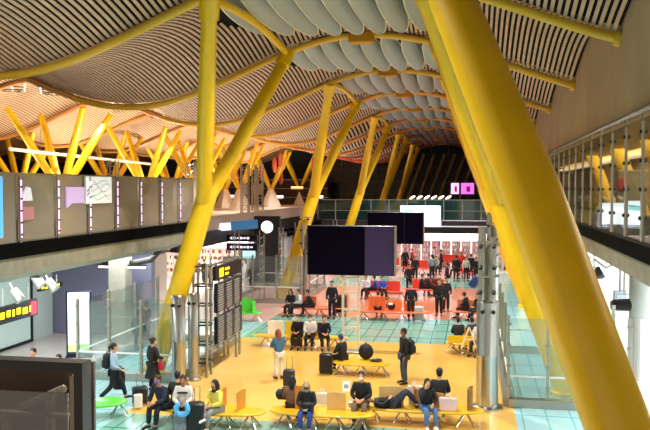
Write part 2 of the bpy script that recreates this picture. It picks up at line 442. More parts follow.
m = MB(); m.box((.035, -w*.36, h*.56), (.01, w*.22, h*.06), (.5, 0, 0)); m.box((.035, -w*.36, h*.42), (.01, w*.22, h*.06), (.5, 0, 0)); m.build('map_mark', mat('map_pink', '#C88078', .5), t)
t = thing('speech_reflection', 'lilac glowing speech-bubble shape, a modelled reflection on the left gallery glass', 'sign', at(75, 200, X=-11.23))  # reflection in the glass modelled as a glowing bubble
a = at(66, 187, X=-11.23); b = at(84, 203, X=-11.23); wy = b.y-a.y; hz = a.z-b.z; o0 = at(75, 200, X=-11.23)
m = MB(); out = [(0, 0), (wy, 0), (wy, hz), (0, hz), (0, -hz*.28)]
m._add([(x, a.y-o0.y+u, b.z-o0.z+v) for x in (-.02, .02) for u, v in [(0, -hz*.28), (wy*.28, 0), (wy, 0), (wy, hz), (0, hz)]], [(0, 1, 2, 3, 4), (9, 8, 7, 6, 5), (0, 5, 6, 1), (1, 6, 7, 2), (2, 7, 8, 3), (3, 8, 9, 4), (4, 9, 5, 0)])
m.build('bubble', mat('lit_violet_dim', '#C8B0D8', .5, emit='#C8A8DA', es=.6), t)
t, w, h = board('info_screen', 'tall pale blue lit display at the extreme left edge of the gallery', 'screen', -4, 2.2, 238, 176, -11.15, mat('lit_sky', '#60B0F0', .5, emit='#58AEF4', es=.9), WHITE)
o0 = at(26, 196, X=-11.23)
t = thing('cone_reflection', 'white glowing slanted shape above a pink one, modelled reflections on the left gallery glass', 'sign', o0)  # two reflections in the glass modelled as glowing panels
m = MB(); m._add([(x, u, v) for x in (-.02, .02) for u, v in [(-.28, -.12), (.28, -.12), (.2, .2), (.02, .24)]], [(0, 1, 2, 3), (7, 6, 5, 4), (0, 4, 5, 1), (1, 5, 6, 2), (2, 6, 7, 3), (3, 7, 4, 0)]); m.build('upper_reflection', mat('lit_soft', '#D8D8E0', .5, emit='#D8D8E0', es=.6), t)
m = MB(); m.box((0, .05, -.45), (.04, .6, .35), bev=.05); m.build('lower_reflection', mat('lit_pinkish', '#C8888E', .5, emit='#C07880', es=.25), t)
# right gallery glazing
RX = 3.45
ys = [13.7+1.85*k for k in range(0, 24)]
GW = thing('glass_wall', 'tall clear glass wall with pale steel posts along the right gallery', 'glass wall', (RX, ys[0], 5.12))
for k, y in enumerate(ys):
    y -= ys[0]
    MB().box((0, y+.925, 1.35), (.02, 1.80, 2.55)).build('glass_panel', RGLASS, GW)
    p = MB().box((-.02, y, 1.32), (.05, .10, 2.5)).build('post', mat('post_pale', '#C9C6C0', .35, .2), GW)
    for z in (.55, 1.15, 1.75, 2.35): MB().cyl((-.09, y, z), (.06, y, z), .04, 8).build('spider_fitting', BLACK, p)
    MB().cyl((-.02, y, 2.55), (-.02, y, 2.85), .025, 6).build('head_joint', STEEL, p)
t = tag(MB().tube([(RX-.02, -6, 7.93), (RX-.02, 60, 7.93)], .06, 10).build('rail_pipe', mat('rail_blue_steel', '#9FB2C6', .2, .9), smooth=True), 'polished steel pipe running along the top of the right gallery glass', 'rail')
# wall above the right gallery
b = MB(); b.span((3.5, -6, 7.99), (3.8, 70, 13.2)); b.build('wall_right', CONCD, kind='structure')
b = MB(); b.span((3.8, -6, 7.99), (12, 70, 8.15)); b.build('ceiling.004', mat('cream_ceiling', '#D9C28C', .6), kind='structure')
b = MB(); b.span((9.6, -6, 5.12), (9.8, 70, 7.99)); b.build('wall_gallery', mat('cream_wall', '#CDB27C', .6, noise=.15, scale=.4), kind='structure')
b = MB(); b.span((7.0, -6, 7.72), (7.6, 70, 7.86)); b.build('trim_5', mat('cove', '#FFF0C8', .5, emit='#FFE9B8', es=1.6), kind='structure')
for i, y in enumerate((27, 33, 40)):
    t = thing('roof_column', 'yellow raking column inside the right upper gallery, %s' % ['nearest the right edge', 'in the middle', 'farthest'][i], 'column', (6.6, y, 5.12), group='yellow columns inside the right gallery')
    m = MB(); m.tube([(0, 0, 0), (-.9, 1.2, 2.85)], .28, 14); m.build('shaft', YEL, t, smooth=True)
    m = MB(); m.cyl((0, 0, 0), (0, 0, .1), .45, 16); m.build('foot_plate', STEEL, t)
for i, (p0, p1, q0, q1) in enumerate(((602, 611, 203, 225), (613, 625, 203, 226), (628, 643, 201, 226))):
    Y = 27; a = at(p0, q1, Y=Y); b_ = at(p1, q0, Y=Y)
    t = thing('gate_screen', 'blue-white lit screen behind the right gallery glass, %s of three' % ['left', 'middle', 'right one with a turquoise band'][i], 'screen', ((a.x+b_.x)/2, Y, 5.12), group='lit screens in the right gallery')
    w = b_.x-a.x; h = b_.z-a.z
    m = MB(); m.box((0, .06, a.z-5.12+h/2), (w+.03, .08, h+.03)); m.box((0, .08, (a.z-5.12)/2), (w*.5, .06, a.z-5.12)); m.build('casing', STEEL, t)
    m = MB(); m.box((0, .0, a.z-5.12+h/2), (w, .03, h)); m.build('display', EBL, t)
    if i == 2:
        m = MB(); m.box((0, -.02, a.z-5.12+h*.72), (w*.98, .02, h*.2), (0, .12, 0)); m.build('turquoise_band', mat('lit_turq', '#40D8D8', .5, emit='#38D8D8', es=1), t)
for px, py, nm, lab, c, hh in ((632, 198, 'gate_counter', 'green back panel behind the right gallery glass', '#8DB090', 1.2), ):
    p = at(px, py, Y=31)
    t = thing(nm, lab, 'counter', (p.x, 31, 5.12))
    m = MB(); m.box((0, 0, .9), (1.0, .1, 1.8)); m.build('panel', mat('sage', '#A8A88E', .6), t)
    m = MB(); m.box((0, 0, 1.82), (1.1, .16, .05)); m.build('cap', WHITE, t)
    m = MB(); m.ell((-.35, -.1, 1.3), (.22, .06, .28), 12, 6); m.build('red_emblem', mat('red_paint', '#D03A30', .5), t)

# ------------------------------------------------------------------ far shell of the terminal
w_ = MB(); w_.span((-60, 113, 0), (12, 113.4, 14)); w_.build('wall_end', DARK, kind='structure')
w_ = MB(); w_.span((-54, -6, 0), (-53.6, 113, 14)); w_.build('wall_left', DARK, kind='structure')
w_ = MB(); w_.span((12, -6, 0), (12.3, 113, 14)); w_.build('wall_right.001', mat('white_wall', '#DADAD2', .6), kind='structure')
w_ = MB(); w_.span((4.5, 40, 0), (12, 40.2, 4.1)); w_.build('wall_back', mat('pale_grey_wall', '#C4CAC6', .6, noise=.1, scale=.4), kind='structure')
# end glazing: dark glass with mullions and faint raking columns
t = thing('end_glazing', 'dark glazed end facade closing the hall under the roof arch', 'facade', (-6, 111.2, 4.0))
m = MB(); m.box((0, 0, 4.4), (32, .1, 8.8)); m.build('glass', mat('night_glass', '#0B1016', .25, spec=.3), t)
for i in range(13):
    m = MB(); m.box((-15+i*2.5, -.12, 4.3), (.12, .12, 8.6)); m.build('mullion', mat('dark_mullion', '#3A3A3A', .5), t)
for z in (1.5, 3.2, 4.9):
    m = MB(); m.box((0, -.14, z), (32, .1, .1)); m.build('transom', mat('dark_mullion', '#3A3A3A', .5), t)
for i in range(7):
    x = -10.2+i*1.35
    t = thing('raking_strut', 'dim olive raking strut in front of the dark end facade, %s from the left' % ORD[i], 'strut', (x, 106, 4.4), group='raking struts at the dark end')
    m = MB(); m.tube([(0, 0, 0), (2.3, 0, 6.4)], .17, 8); m.build('shaft', mat('strut_olive', '#A88E44', .6), t)
    m = MB(); m.cyl((0, 0, 0), (0, 0, .12), .3, 10); m.build('foot', STEEL, t)
# two level cross bridge with teal glass
t = thing('cross_bridge', 'teal glazed footbridge crossing the hall in the distance', 'bridge', (-5, 70, 2.6))
m = MB(); m.box((0, 1.5, .6), (17, 3, .45)); m.build('deck', BLACK, t)
for i in range(11):
    m = MB(); m.box((-8+i*1.6, 0, 1.75), (1.5, .06, 1.75)); m.build('glass_panel', TEAL, t)
    m = MB(); m.box((-8.8+i*1.6, 0, 1.75), (.08, .1, 1.8)); m.build('mullion', STEEL, t)
m = MB(); m.box((0, 0, 2.66), (17, .1, .06)); m.box((0, 0, 1.7), (17, .1, .05)); m.build('handrail', STEEL, t)
for sx in (-8, 8):
    m = MB(); m.box((sx, 1.5, -.9), (.5, .5, 3.0)); m.build('pier', CONC, t)
# pale mezzanine floor and parapet at the far left
w_ = MB(); w_.span((-53, 36, 3.5), (-14.2, 110, 4.0)); w_.build('floor.001', mat('pale_slab', '#BFAEA2', .5, noise=.1, scale=.5), kind='structure')
w_ = MB(); w_.span((-14.3, 36, 4.0), (-14.1, 110, 4.75)); w_.build('trim_6', mat('parapet', '#CDBCB2', .6), kind='structure')
w_ = MB(); w_.span((-14.35, 36, 3.2), (-14.0, 110, 3.95)); w_.build('trim_7', mat('fascia_dark', '#1E1A1E', .5), kind='structure')
for i, (y, px) in enumerate(((42.5, 62), (57, 146), (66, 196), (79, 240), (94, 271), (107, 300))):
    p = at(px, 200, Y=y)
    tree(p.x, y, 'yellow branching column on a white plinth beyond the left gallery, %s from the left' % ORD[i], zf=4.0)
for i, (px, Y) in enumerate(((20, 55), (110, 62), (172, 75), (225, 88))):
    p = at(px, 200, Y=Y); tree(p.x, Y, 'smaller yellow branching column farther back, %s from the left' % ORD[i], zf=4.0, spread=3.0)
# ring chandeliers hanging over the far left bays
for i, (px, py) in enumerate(((54, 91), (112, 106), (155, 115), (190, 123), (42, 125), (12, 88))):
    Y = [38, 50, 60, 72, 66, 40][i]; p = at(px, py, Y=Y)
    t = thing('ring_light', 'wire ring chandelier with upright white tubes under the orange roof, %s from the left' % ORD[[2, 3, 4, 5, 1, 0][i]], 'chandelier', p, group='ring chandeliers in the left bays')
    m = MB(); m.tube([(.75*math.cos(2*PI*j/20), .75*math.sin(2*PI*j/20), 0) for j in range(21)], .035, 6, cap=False)
    m.tube([(.5*math.cos(2*PI*j/20), .5*math.sin(2*PI*j/20), -.15) for j in range(21)], .03, 6, cap=False); m.build('ring', mat('ring_grey', '#6F6058', .5), t)
    for j in range(6):
        a = 2*PI*j/6
        m = MB(); m.cyl((.75*math.cos(a), .75*math.sin(a), -.1), (.8*math.cos(a), .8*math.sin(a), .65), .035, 6); m.build('light_tube', EW, t)
    m = MB(); m.cyl((0, 0, -.15), (0, 0, roofz(p.x, p.y)-p.z), .015, 5)
    for j in range(3): m.cyl((.5*math.cos(j*2.1), .5*math.sin(j*2.1), -.15), (0, 0, .9), .012, 4)
    m.build('suspension', STEEL, t)
for y in (44, 58, 72, 88): lamp('SPOT', (-22.0, y, 10.6), 3600, (1, .9, .8), spot_size=math.radians(110), spot_blend=.7, shadow_soft_size=.1)  # added downlights that brighten the white plinths
# steel lattice masts
for i, (px, Y) in enumerate(((113, 50), (191, 55), (255, 78), (245, 62), (259, 62))):
    p = at(px, 190, Y=Y)
    t = thing('lattice_mast', 'slim steel lattice service mast, %s from the left' % ORD[[0, 1, 4, 2, 3][i]], 'mast', (p.x, Y, 4.0), group='service masts of the left bays')
    m = MB()
    for a, b_ in ((-.3, -.2), (.3, -.2), (.3, .2), (-.3, .2)): m.cyl((a, b_, 0), (a, b_, 4.2), .05, 6)
    m.build('upright', STEEL, t)
    m = MB()
    for q in range(7): m.cyl((-.3, -.2, .3+q*.58), (.3, -.2, .3+(q+1)*.55), .02, 4); m.box((0, 0, .3+q*.58), (.66, .46, .04))
    m.build('bracing', STEEL, t)
    m = MB(); m.box((0, -.25, 2.2), (.5, .1, .9)); m.build('cabinet', mat('cab_grey', '#8F857E', .5), t)
p0 = at(10, 149, Y=36); p1 = at(150, 164, Y=60)
t = thing('light_beam', 'long white linear light crossing behind the left gallery', 'lamp', p0)
m = MB(); m.cyl((0, 0, 0), p1-p0, .09, 8); m.build('tube', mat('lit_beam', '#E8DCC8', .5, emit='#F8E8D0', es=.7), t)
m = MB()
for q in (.15, .5, .85): v = (p1-p0)*q; m.cyl(v, v+Vector((0, 0, 1.3)), .02, 5)
m.build('hanger', STEEL, t)
# dark check-in mass deep in the left bays
for i, (px, Y, wd, hh, c) in enumerate(((20, 92, 12, 3.6, '#1C1416'), (100, 100, 14, 4.2, '#241416'), (190, 104, 16, 3.9, '#2A1818'), (280, 108, 14, 3.6, '#33201E'))):
    p = at(px, 190, Y=Y)
    t = thing('retail_block', 'dark two-storey retail block at the back of the left bays, %s from the left' % ORD[i], 'building', (p.x, Y, 4.0), group='dark blocks behind the left bays')
    m = MB(); m.box((0, 0, hh/2), (wd, 3, hh)); m.build('body', mat('blk'+c, c, .7), t)
    for j in range(5):
        m = MB(); m.box((-wd*.4+j*wd*.2, -1.56, hh*(.3+.35*(j % 2))), (wd*.12, .1, .35)); m.build('lit_window', EORG if j % 2 else EW, t)
    for q in (.28, .62, .95):
        m = MB(); m.box((0, -1.6, hh*q), (wd*1.02, .12, .08)); m.build('ledge', STEEL, t)
rnd = random.Random(5)
for i in range(10):  # guessed ellipsoids for reddish patches, not known to be lanterns
    px = rnd.uniform(200, 330); Y = rnd.uniform(84, 100); p = at(px, rnd.uniform(160, 182), Y=Y)
    t = tag(MB().ell((0, 0, 0), (.28, .16, .9), 8, 5).build('red_form', mat('form_red', '#A8482C', .6)), 'soft red hanging form deep under the far left roof, %s of ten' % ORD[i], 'form', 'red forms deep in the left bays'); t.location = p
    MB().cyl((0, 0, .7), (0, 0, roofz(p.x, p.y)-p.z), .012, 4).build('cord', BLACK, t)
# bright screen beyond the column
a = at(173, 205, Y=48); b_ = at(188, 187, Y=48)
t = thing('advert_screen', 'brilliant white square screen just left of the forked yellow column', 'screen', ((a.x+b_.x)/2, 48, a.z))
m = MB(); m.box((0, .06, (b_.z-a.z)/2), (b_.x-a.x+.08, .1, b_.z-a.z+.08)); m.box((0, .06, (4.0-a.z)/2), (.1, .08, a.z-4.0)); m.build('casing', BLACK, t)
m = MB(); m.box((0, 0, (b_.z-a.z)/2), (b_.x-a.x, .04, b_.z-a.z)); m.build('display', EW, t)
# magenta screens high at the end
for i, (p0, p1) in enumerate(((451, 459), (461, 474))):
    a = at(p0, 194, Y=98); b_ = at(p1, 183, Y=98)
    t = thing('advert_screen', ['white and magenta lit screen high before the dark end', 'wider purple lit screen high before the dark end'][i], 'screen', ((a.x+b_.x)/2, 98, 4.0), group='magenta screens at the end')
    m = MB(); m.box((0, .1, a.z-4+(b_.z-a.z)/2), (b_.x-a.x+.1, .15, b_.z-a.z+.1)); m.box((0, .1, (a.z-4)/2), (.2, .1, a.z-4)); m.build('casing', BLACK, t)
    m = MB(); m.box((0, 0, a.z-4+(b_.z-a.z)/2), (b_.x-a.x, .04, b_.z-a.z)); m.build('display', EPUR if i == 0 else EMAG, t)
    m = MB(); m.box((.1, -.03, a.z-4+(b_.z-a.z)*.45), ((b_.x-a.x)*.3, .03, (b_.z-a.z)*.5)); m.build('motif', mat('lit_wine', '#A02070', .5, emit='#A02070', es=.6), t)
w_ = MB(); w_.span((-9, 96, 3.6), (12, 112, 4.0)); w_.build('floor.002', mat('pale_slab', '#BFAEA2', .5), kind='structure')
# lamp heads in a row above the bridge
for i in range(6):
    p = at(409+i*7.2, 198, Y=71.5)
    t = thing('lamp_mast', 'small white lamp head above the footbridge, %s from the left' % ORD[i], 'lamp', (p.x, 71.5, 3.425), group='lamp heads above the footbridge')
    h = p.z-3.425
    m = MB(); m.tube([(0, 0, 0), (0, 0, h-.3), (.15, 0, h), (.3, 0, h+.1)], .05, 6); m.build('stem', STEEL, t)
    m = MB(); m.ell((.3, 0, h+.05), (.32, .2, .12), 10, 5, (0, -.5, 0)); m.build('lamp_head', mat('lamp_white', '#FFF6E0', .5, emit='#FFF2D8', es=1.2), t)

# ------------------------------------------------------------------ video walls on ladder poles
def video_wall(Y, label, lit=False, post_h=3.0):
    X = -4.62 if not lit else -4.35
    t = thing('video_wall', label, 'screen', (X, Y, 0), group='video walls on the hall axis')
    w, z0, z1 = 3.35, (2.7 if lit else 2.97), 4.87
    m = MB(); m.box((0, .2, (z0+z1)/2), (w, .3, z1-z0), bev=.02); m.build('casing', BLACK, t)
    if lit:
        m = MB(); m.box((0, .03, (z0+z1)/2), (w*.98, .03, (z1-z0)*.97)); m.build('display', EBL, t)
        m = MB(); m.box((-.9, 0, z1-.45), (.8, .02, .18)); m.build('aqua_caption', mat('lit_aqua', '#A0E8F0', .5, emit='#A0E8F0', es=1), t)
    else:
        m = MB(); m.box((-w/6+.02, .035, (z0+z1)/2), (w*2/3-.06, .03, z1-z0-.06)); m.build('display', SCRB, t)
        m = MB(); m.box((w/3+.0, .035, (z0+z1)/2), (w/3-.05, .03, z1-z0-.06)); m.build('display', SCRREFL if Y < 40 else SCRB, t, label='violet grey reflection painted on the dark screen' if Y < 40 else None)  # right third coloured violet for a reflection on the screen
    m = MB(); m.box((w/2+.03, .2, (z0+z1)/2), (.06, .34, z1-z0)); m.build('side_trim', STEEL, t)
    PW = mat('pole_white', '#D8D4C8', .4)
    for x in (-.3, .3):
        m = MB(); m.box((x, .2, 1.5), (.09, .09, 3.0)); m.build('pole', PW, t)
    for z in (.95, 1.65, 2.3, 2.85):
        m = MB(); m.box((0, .2, z), (.6, .22, .07)); m.build('rung', PW, t)
    m = MB(); m.box((0, .2, .04), (.9, .6, .08), bev=.02); m.build('base_plate', STEEL, t)
    return t
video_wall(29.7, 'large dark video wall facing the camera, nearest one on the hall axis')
video_wall(47.0, 'second dark video wall, half hidden behind the nearest one')
video_wall(65.5, 'brightly lit blue-white video wall behind the two dark ones', lit=True)

# ------------------------------------------------------------------ glass enclosures round the column feet
def enclosure(x0, x1, y0, y1, label, far=False):
    t = thing('glass_balustrade', label, 'balustrade', (x0, y0, 0), group='glass enclosures round the column feet')
    w, d = x1-x0, y1-y0
    m = MB()
    m.box((w/2, 0, .12), (w, .3, .24)); m.box((w/2, d, .12), (w, .3, .24)); m.box((0, d/2, .12), (.3, d, .24)); m.box((w, d/2, .12), (.3, d, .24)); m.build('kerb', STEEL, t)
    m = MB(); m.tube([(0, 0, .88), (w, 0, .88), (w, d, .88), (0, d, .88), (0, 0, .88)], .035, 6, cap=False); m.build('handrail', mat('rail_white', '#E4E6E2', .3), t)
    H = 2.4
    n = 3
    for k in range(n+1):
        m = MB(); m.box((w*k/n, 0, .24+H/2), (.08, .1, H)); 
        for z in (.6, 1.2, 1.8, 2.4): m.cyl((w*k/n-.07, -.05, z), (w*k/n+.07, -.05, z), .035, 6)
        m.build('post', STEEL, t)
        if k < n:
            m = MB(); m.box((w*(k+.5)/n, 0, .26+(H-.1)/2), (w/n-.12, .02, H-.1)); m.build('pane', CLEAR, t)
    for side in (0, w):
        q = int(d/2)
        for k in range(1, q+1):
            m = MB(); m.box((side, d*k/q, .24+H/2), (.1, .08, H)); m.build('post', STEEL, t)
        for k in range(q):
            m = MB(); m.box((side, d*(k+.5)/q, .26+(H-.1)/2), (.02, d/q-.12, H-.1)); m.build('pane', CLEAR, t)
    return t
enclosure(-12.9, -9.55, 24.2, 31.0, 'tall glass screen with steel posts round the foot of the left forked column')
enclosure(-13.3, -9.25, 42.0, 49.0, 'glass screen round the foot of the second left forked column')
enclosure(1.0, 4.3, 23.3, 31.0, 'tall glass screen with steel kerb right of the chrome cylinder')
# ------------------------------------------------------------------ service totems
def totem(x, y, label, rr=.26, h=3.05, upper=True, h2=5.2):
    t = thing('service_totem', label, 'totem', (x, y, 0), group='chrome service totems')
    m = MB(); m.lathe([(rr*1.45, 0), (rr*1.45, .06), (rr, .1), (rr, h*.5), (rr*1.02, h*.5+.02), (rr, h*.5+.04), (rr, h), (rr*.8, h+.06)], n=24); m.build('cylinder', CHROME, t, smooth=True)
    for a in (-rr*.5, rr*.5):
        m = MB(); m.cyl((a, -rr*.8, h-.25), (a, -rr*1.25, h-.25), .06, 10, .045); m.build('air_nozzle', BLACK, t)
    if upper:
        for i, (a, b_) in enumerate(((-.17, -.1), (.12, -.14), (.0, .15))):
            m = MB(); m.cyl((a, b_, h), (a, b_, h2-.3*i), .11, 12); m.build('duct', STEEL, t, smooth=True)
        for z in (h+.3, h+1.0, h+1.6):
            for a in (-.22, .16):
                m = MB(); m.cyl((a, -.22, z), (a, -.36, z), .07, 10, .05); m.ell((a, -.36, z), (.06, .05, .06), 8, 5); m.build('air_nozzle', BLACK, t)
        m = MB(); m.box((0, 0, h+.75), (.62, .5, .05)); m.box((0, 0, h+1.7), (.62, .5, .05)); m.build('bracket', STEEL, t)
    return t
totem(.40, 23.0, 'tall chrome cylinder totem with air nozzles, right of the yellow floor', rr=.31)
totem(.85, 36.5, 'second chrome service totem seen directly behind the nearest one', h=3.0)
totem(-9.2, 23.75, 'chrome cylinder totem beside the foot of the left forked column', h=2.85, upper=False, rr=.22)
totem(-9.02, 24.6, 'slim steel totem just right of the left chrome cylinder', h=2.8, upper=False, rr=.17)
totem(-9.0, 42.3, 'far pale service totem beside the second left forked column', h=3.0, upper=True, h2=4.4, rr=.2)
# flight information stand
t = thing('flight_information_stand', 'steel truss stand with black departure boards and a yellow sign, left of centre', 'information stand', (-8.7, 25.0, 0))
for y in (0, .45, 3.3, 3.75):
    m = MB(); m.cyl((0, y, 0), (0, y, 3.75), .05, 8); m.cyl((-.45, y, 0), (-.45, y, 3.75), .05, 8); m.build('upright', STEEL, t)
for z in (.5, 1.1, 1.75, 2.4, 3.05, 3.7):
    m = MB(); m.tube([(-.22+.33*math.cos(j*PI/6), .22+.33*math.sin(j*PI/6), z) for j in range(13)], .03, 5, cap=False); m.build('ring', BLACK, t)
m = MB(); m.box((.1, 2.1, 2.55), (.14, 2.9, 1.0), bev=.02); m.build('departure_board', mat('board_blue', '#15182C', .3), t)
brd2 = MB().box((.1, 2.1, 1.45), (.14, 2.9, .95), bev=.02).build('departure_board', mat('board_blue', '#15182C', .3), t)
for q, (zz, n) in enumerate(((2.55, 3), (1.45, 3))):
    for j in range(3):
        m = MB()
        for r in range(11):
            m.box((.185, .98+j*.93, zz-.42+r*.084), (.01, .62 if r % 3 else .5, .035))
        m.build('flight_rows', mat('row_grey', '#8D8F86', .5, emit='#A0A090', es=.25), t)
m = MB(); m.box((.1, 2.0, 3.4), (.12, 2.9, .48)); m.build('sign_board', BLACK, t)
m = MB(); m.box((.17, 1.1, 3.4), (.01, .42, .3)); m.box((.17, 1.75, 3.47), (.01, .5, .08)); m.box((.17, 1.7, 3.3), (.01, .36, .08)); m.build('yellow_pictogram', EYEL, t)
m = MB(); m.cyl((0, 0, 3.7), (0, 3.75, 3.7), .04, 6); m.cyl((0, 0, .9), (0, 3.75, .9), .04, 6); m.build('crossbar', STEEL, t)
# ------------------------------------------------------------------ lower left: wall, lightbox, signs, pillar
b = MB(); b.span((-18.0, 8, 0), (-17.9, 31.4, 3.8)); b.build('wall_shop', mat('shop_glass', '#C5D2CC', .15, noise=.06, scale=.3), kind='structure')
b = MB(); b.span((-18, 31.5, 0), (-13.4, 31.9, 3.8)); b.build('wall_shop.001', mat('slate_wall', '#7E7C94', .6, noise=.08, scale=.5), kind='structure')
t = thing('shop_window', 'pale glazed shopfront with a dark frame at the far left', 'shopfront', (-17.85, 24, 0))
m = MB(); m.box((0, 1.3, .06), (.12, 8.6, .12)); m.box((0, 1.3, 2.75), (.12, 8.6, .12)); m.build('frame_rail', BLACK, t)
for y in (-3, 0, 2.8, 5.6):
    m = MB(); m.box((0, y, 1.4), (.12, .14, 2.8)); m.build('mullion', BLACK, t)
m = MB(); m.box((0, 1.3, 1.4), (.04, 8.6, 2.7)); m.build('pane', mat('pale_pane', '#BCD0C8', .12, emit='#BCD0C8', es=.22), t)
t = thing('concrete_pillar', 'square concrete pillar holding up the left gallery', 'pillar', (-14.1, 30.0, 0))
m = MB(); m.box((0, 0, 1.95), (.72, .72, 3.9), bev=.03); m.build('shaft', CONC, t)
m = MB(); m.box((0, 0, .08), (.8, .8, .16)); m.build('base', STEEL, t)
p = floor_at(79.5, 357)
t = thing('advert_lightbox', 'upright dark-framed advertising lightbox glowing white with a green foot', 'lightbox', (p.x, p.y, 0), rz=math.radians(18))
m = MB(); m.box((0, 0, 1.28), (.92, .18, 2.4), bev=.03); m.box((0, 0, .04), (.95, .35, .08)); m.build('casing', mat('navy_frame', '#151540', .4), t)
m = MB(); m.box((0, -.1, 1.42), (.76, .02, 2.0)); m.build('poster', EW, t)
m = MB(); m.box((0, -.105, .36), (.76, .02, .28)); m.build('poster_foot', mat('lit_green', '#B8E890', .5, emit='#A8E070', es=1), t)
# hanging signs
def hang_sign(label, px0, px1, pyc, X, h, m_text, topz=None, black=True):
    a = at(px0, pyc[0], X=X); c = at(px1, pyc[1], X=X); z = (a.z+c.z)/2
    t = thing('hanging_sign', label, 'sign', (X, (a.y+c.y)/2, z)); w = c.y-a.y
    m = MB(); m.box((0, 0, 0), (.14, w, h), bev=.02); m.build('sign_box', BLACK if black else m_text, t)
    m = MB()
    x = -w*.42
    r = random.Random(px0)
    while x < w*.3:
        d = r.uniform(.12, .3)*w/2.5; m.box((.08, x+d/2, r.choice((0, .02, -.02))), (.012, d, h*.38)); x += d+.05*w
    m.build('legend', m_text, t)
    for s_ in (-.3, .3):
        m = MB(); m.cyl((0, w*s_, h/2), (0, w*s_, h/2+(topz or .5)), .02, 6); m.build('hanger', WHITE, t)
    return t, w, h
t, w, h = hang_sign('black hanging gate sign with yellow legend and a red square, far left', -6, 36, (318, 306), -15.2, .58, EYEL, .6)
m = MB(); m.box((.085, w*.38, 0), (.014, w*.13, h*.75)); m.build('red_square', ERED, t)
hang_sign('small yellow lettered fascia sign under the left gallery', 38, 61, (289, 284), -15.8, .20, EYEL, .3)
a = at(110, 285, Y=33); 
t = thing('exit_light', 'small amber and pink lit sign on the slate wall under the gallery', 'sign', a)
m = MB(); m.box((0, 0, 0), (.62, .1, .22)); m.build('amber_face', EORG, t)
m = MB(); m.box((.4, 0, 0), (.2, .11, .3)); m.build('pink_face', ERED, t)
m = MB(); m.cyl((0, 0, .1), (0, 0, 1.2), .02, 5); m.build('hanger', STEEL, t)
t = thing('linear_lamp', 'white linear lamp under the gallery soffit beside the pillar', 'lamp', at(122, 267, Y=30))
m = MB(); m.box((0, 0, 0), (2.0, .12, .08)); m.build('diffuser', EW, t); m = MB(); m.box((0, 0, .07), (2.05, .16, .06)); m.build('housing', BLACK, t)
t = thing('curved_duct', 'dark curved exhaust duct under the end of the left gallery', 'duct', at(135, 263, Y=30.2))
m = MB(); m.tube([(-1.4, 0, 0), (0, 0, 0), (.7, 0, .15), (1.1, 0, .55), (1.2, 0, .95)], .12, 10); m.build('pipe', mat('duct_dark', '#4A443C', .3, .6), t, smooth=True)
m = MB(); m.cyl((1.2, 0, .95), (1.2, 0, 1.1), .17, 12); m.build('flange', STEEL, t)
for i, (px, py) in enumerate(((34, 276), (48, 280), (13, 290))):
    t = thing('spotlight', 'silver adjustable spotlight clamped below the left gallery, %s from the left' % ORD[[1, 2, 0][i]], 'spotlight', at(px, py, X=-13.0), group='spotlights below the left gallery')
    m = MB(); m.cyl((0, 0, 0), (.25, 0, -.3), .12, 12, .16); m.build('lamp_body', STEEL, t, smooth=True)
    m = MB(); m.tube([(0, 0, 0), (-.1, 0, .2), (0, 0, 3.8-at(px, py, X=-13.0).z)], .03, 6); m.build('arm', STEEL, t)
# foreground black framed enclosure
t = thing('glazed_enclosure', 'black framed glazed lift enclosure with a handrail inside, bottom left corner', 'enclosure', (-4.6, 4.75, 0))
zt = at(80, 361, Y=4.75).z; xr = at(87, 400, Y=4.75).x+4.6
m = MB(); m.box((xr/2-1, 0, zt-.03), (xr+2, .12, .06)); m.build('top_frame', BLACK, t)
m = MB(); m.box((xr-.03, 0, zt/2-.03), (.06, .12, zt-.06)); m.build('corner_post', BLACK, t)
m = MB(); m.box((xr-.09, .02, zt/2-.05), (.06, .05, zt-.1)); m.build('inner_post', mat('olive_frame', '#8C8472', .4, .3), t)
m = MB(); m.box((xr/2-1, .03, zt/2-.1), (xr+1.7, .02, zt-.25)); m.build('front_pane', glassmat('smoke_glass', '#5A5044', .10, .10, .05), t)
m = MB(); m.box((xr/2-1, .5, zt/2-.06), (xr+1.6, .03, zt-.12)); m.build('rear_panel', mat('rear_dark', '#6E5C4E', .35, noise=.3, scale=1.2), t)
a = at(63, 389, Y=5.0)-Vector((-4.6, 4.75, 0)); c = at(-6, 420, Y=5.0)-Vector((-4.6, 4.75, 0))
m = MB(); m.tube([a, c], .028, 12); m.ell(a, (.028, .028, .028), 10, 6); m.build('handrail', mat('rail_cream', '#D8D2C4', .3), t, smooth=True)
for px in (50, 6):
    q = at(px, 389+(63-px)*.45+4, Y=5.0)-Vector((-4.6, 4.75, 0))
    m = MB(); m.box((q.x, q.y, q.z-.6), (.055, .04, 1.2)); m.build('rail_post', mat('rail_cream', '#D8D2C4', .3), t)
m = MB(); m.box((xr/2-1, .3, zt-.42), (xr+1.6, .3, .02)); m.build('landing', mat('landing_tan', '#A08C70', .5), t)

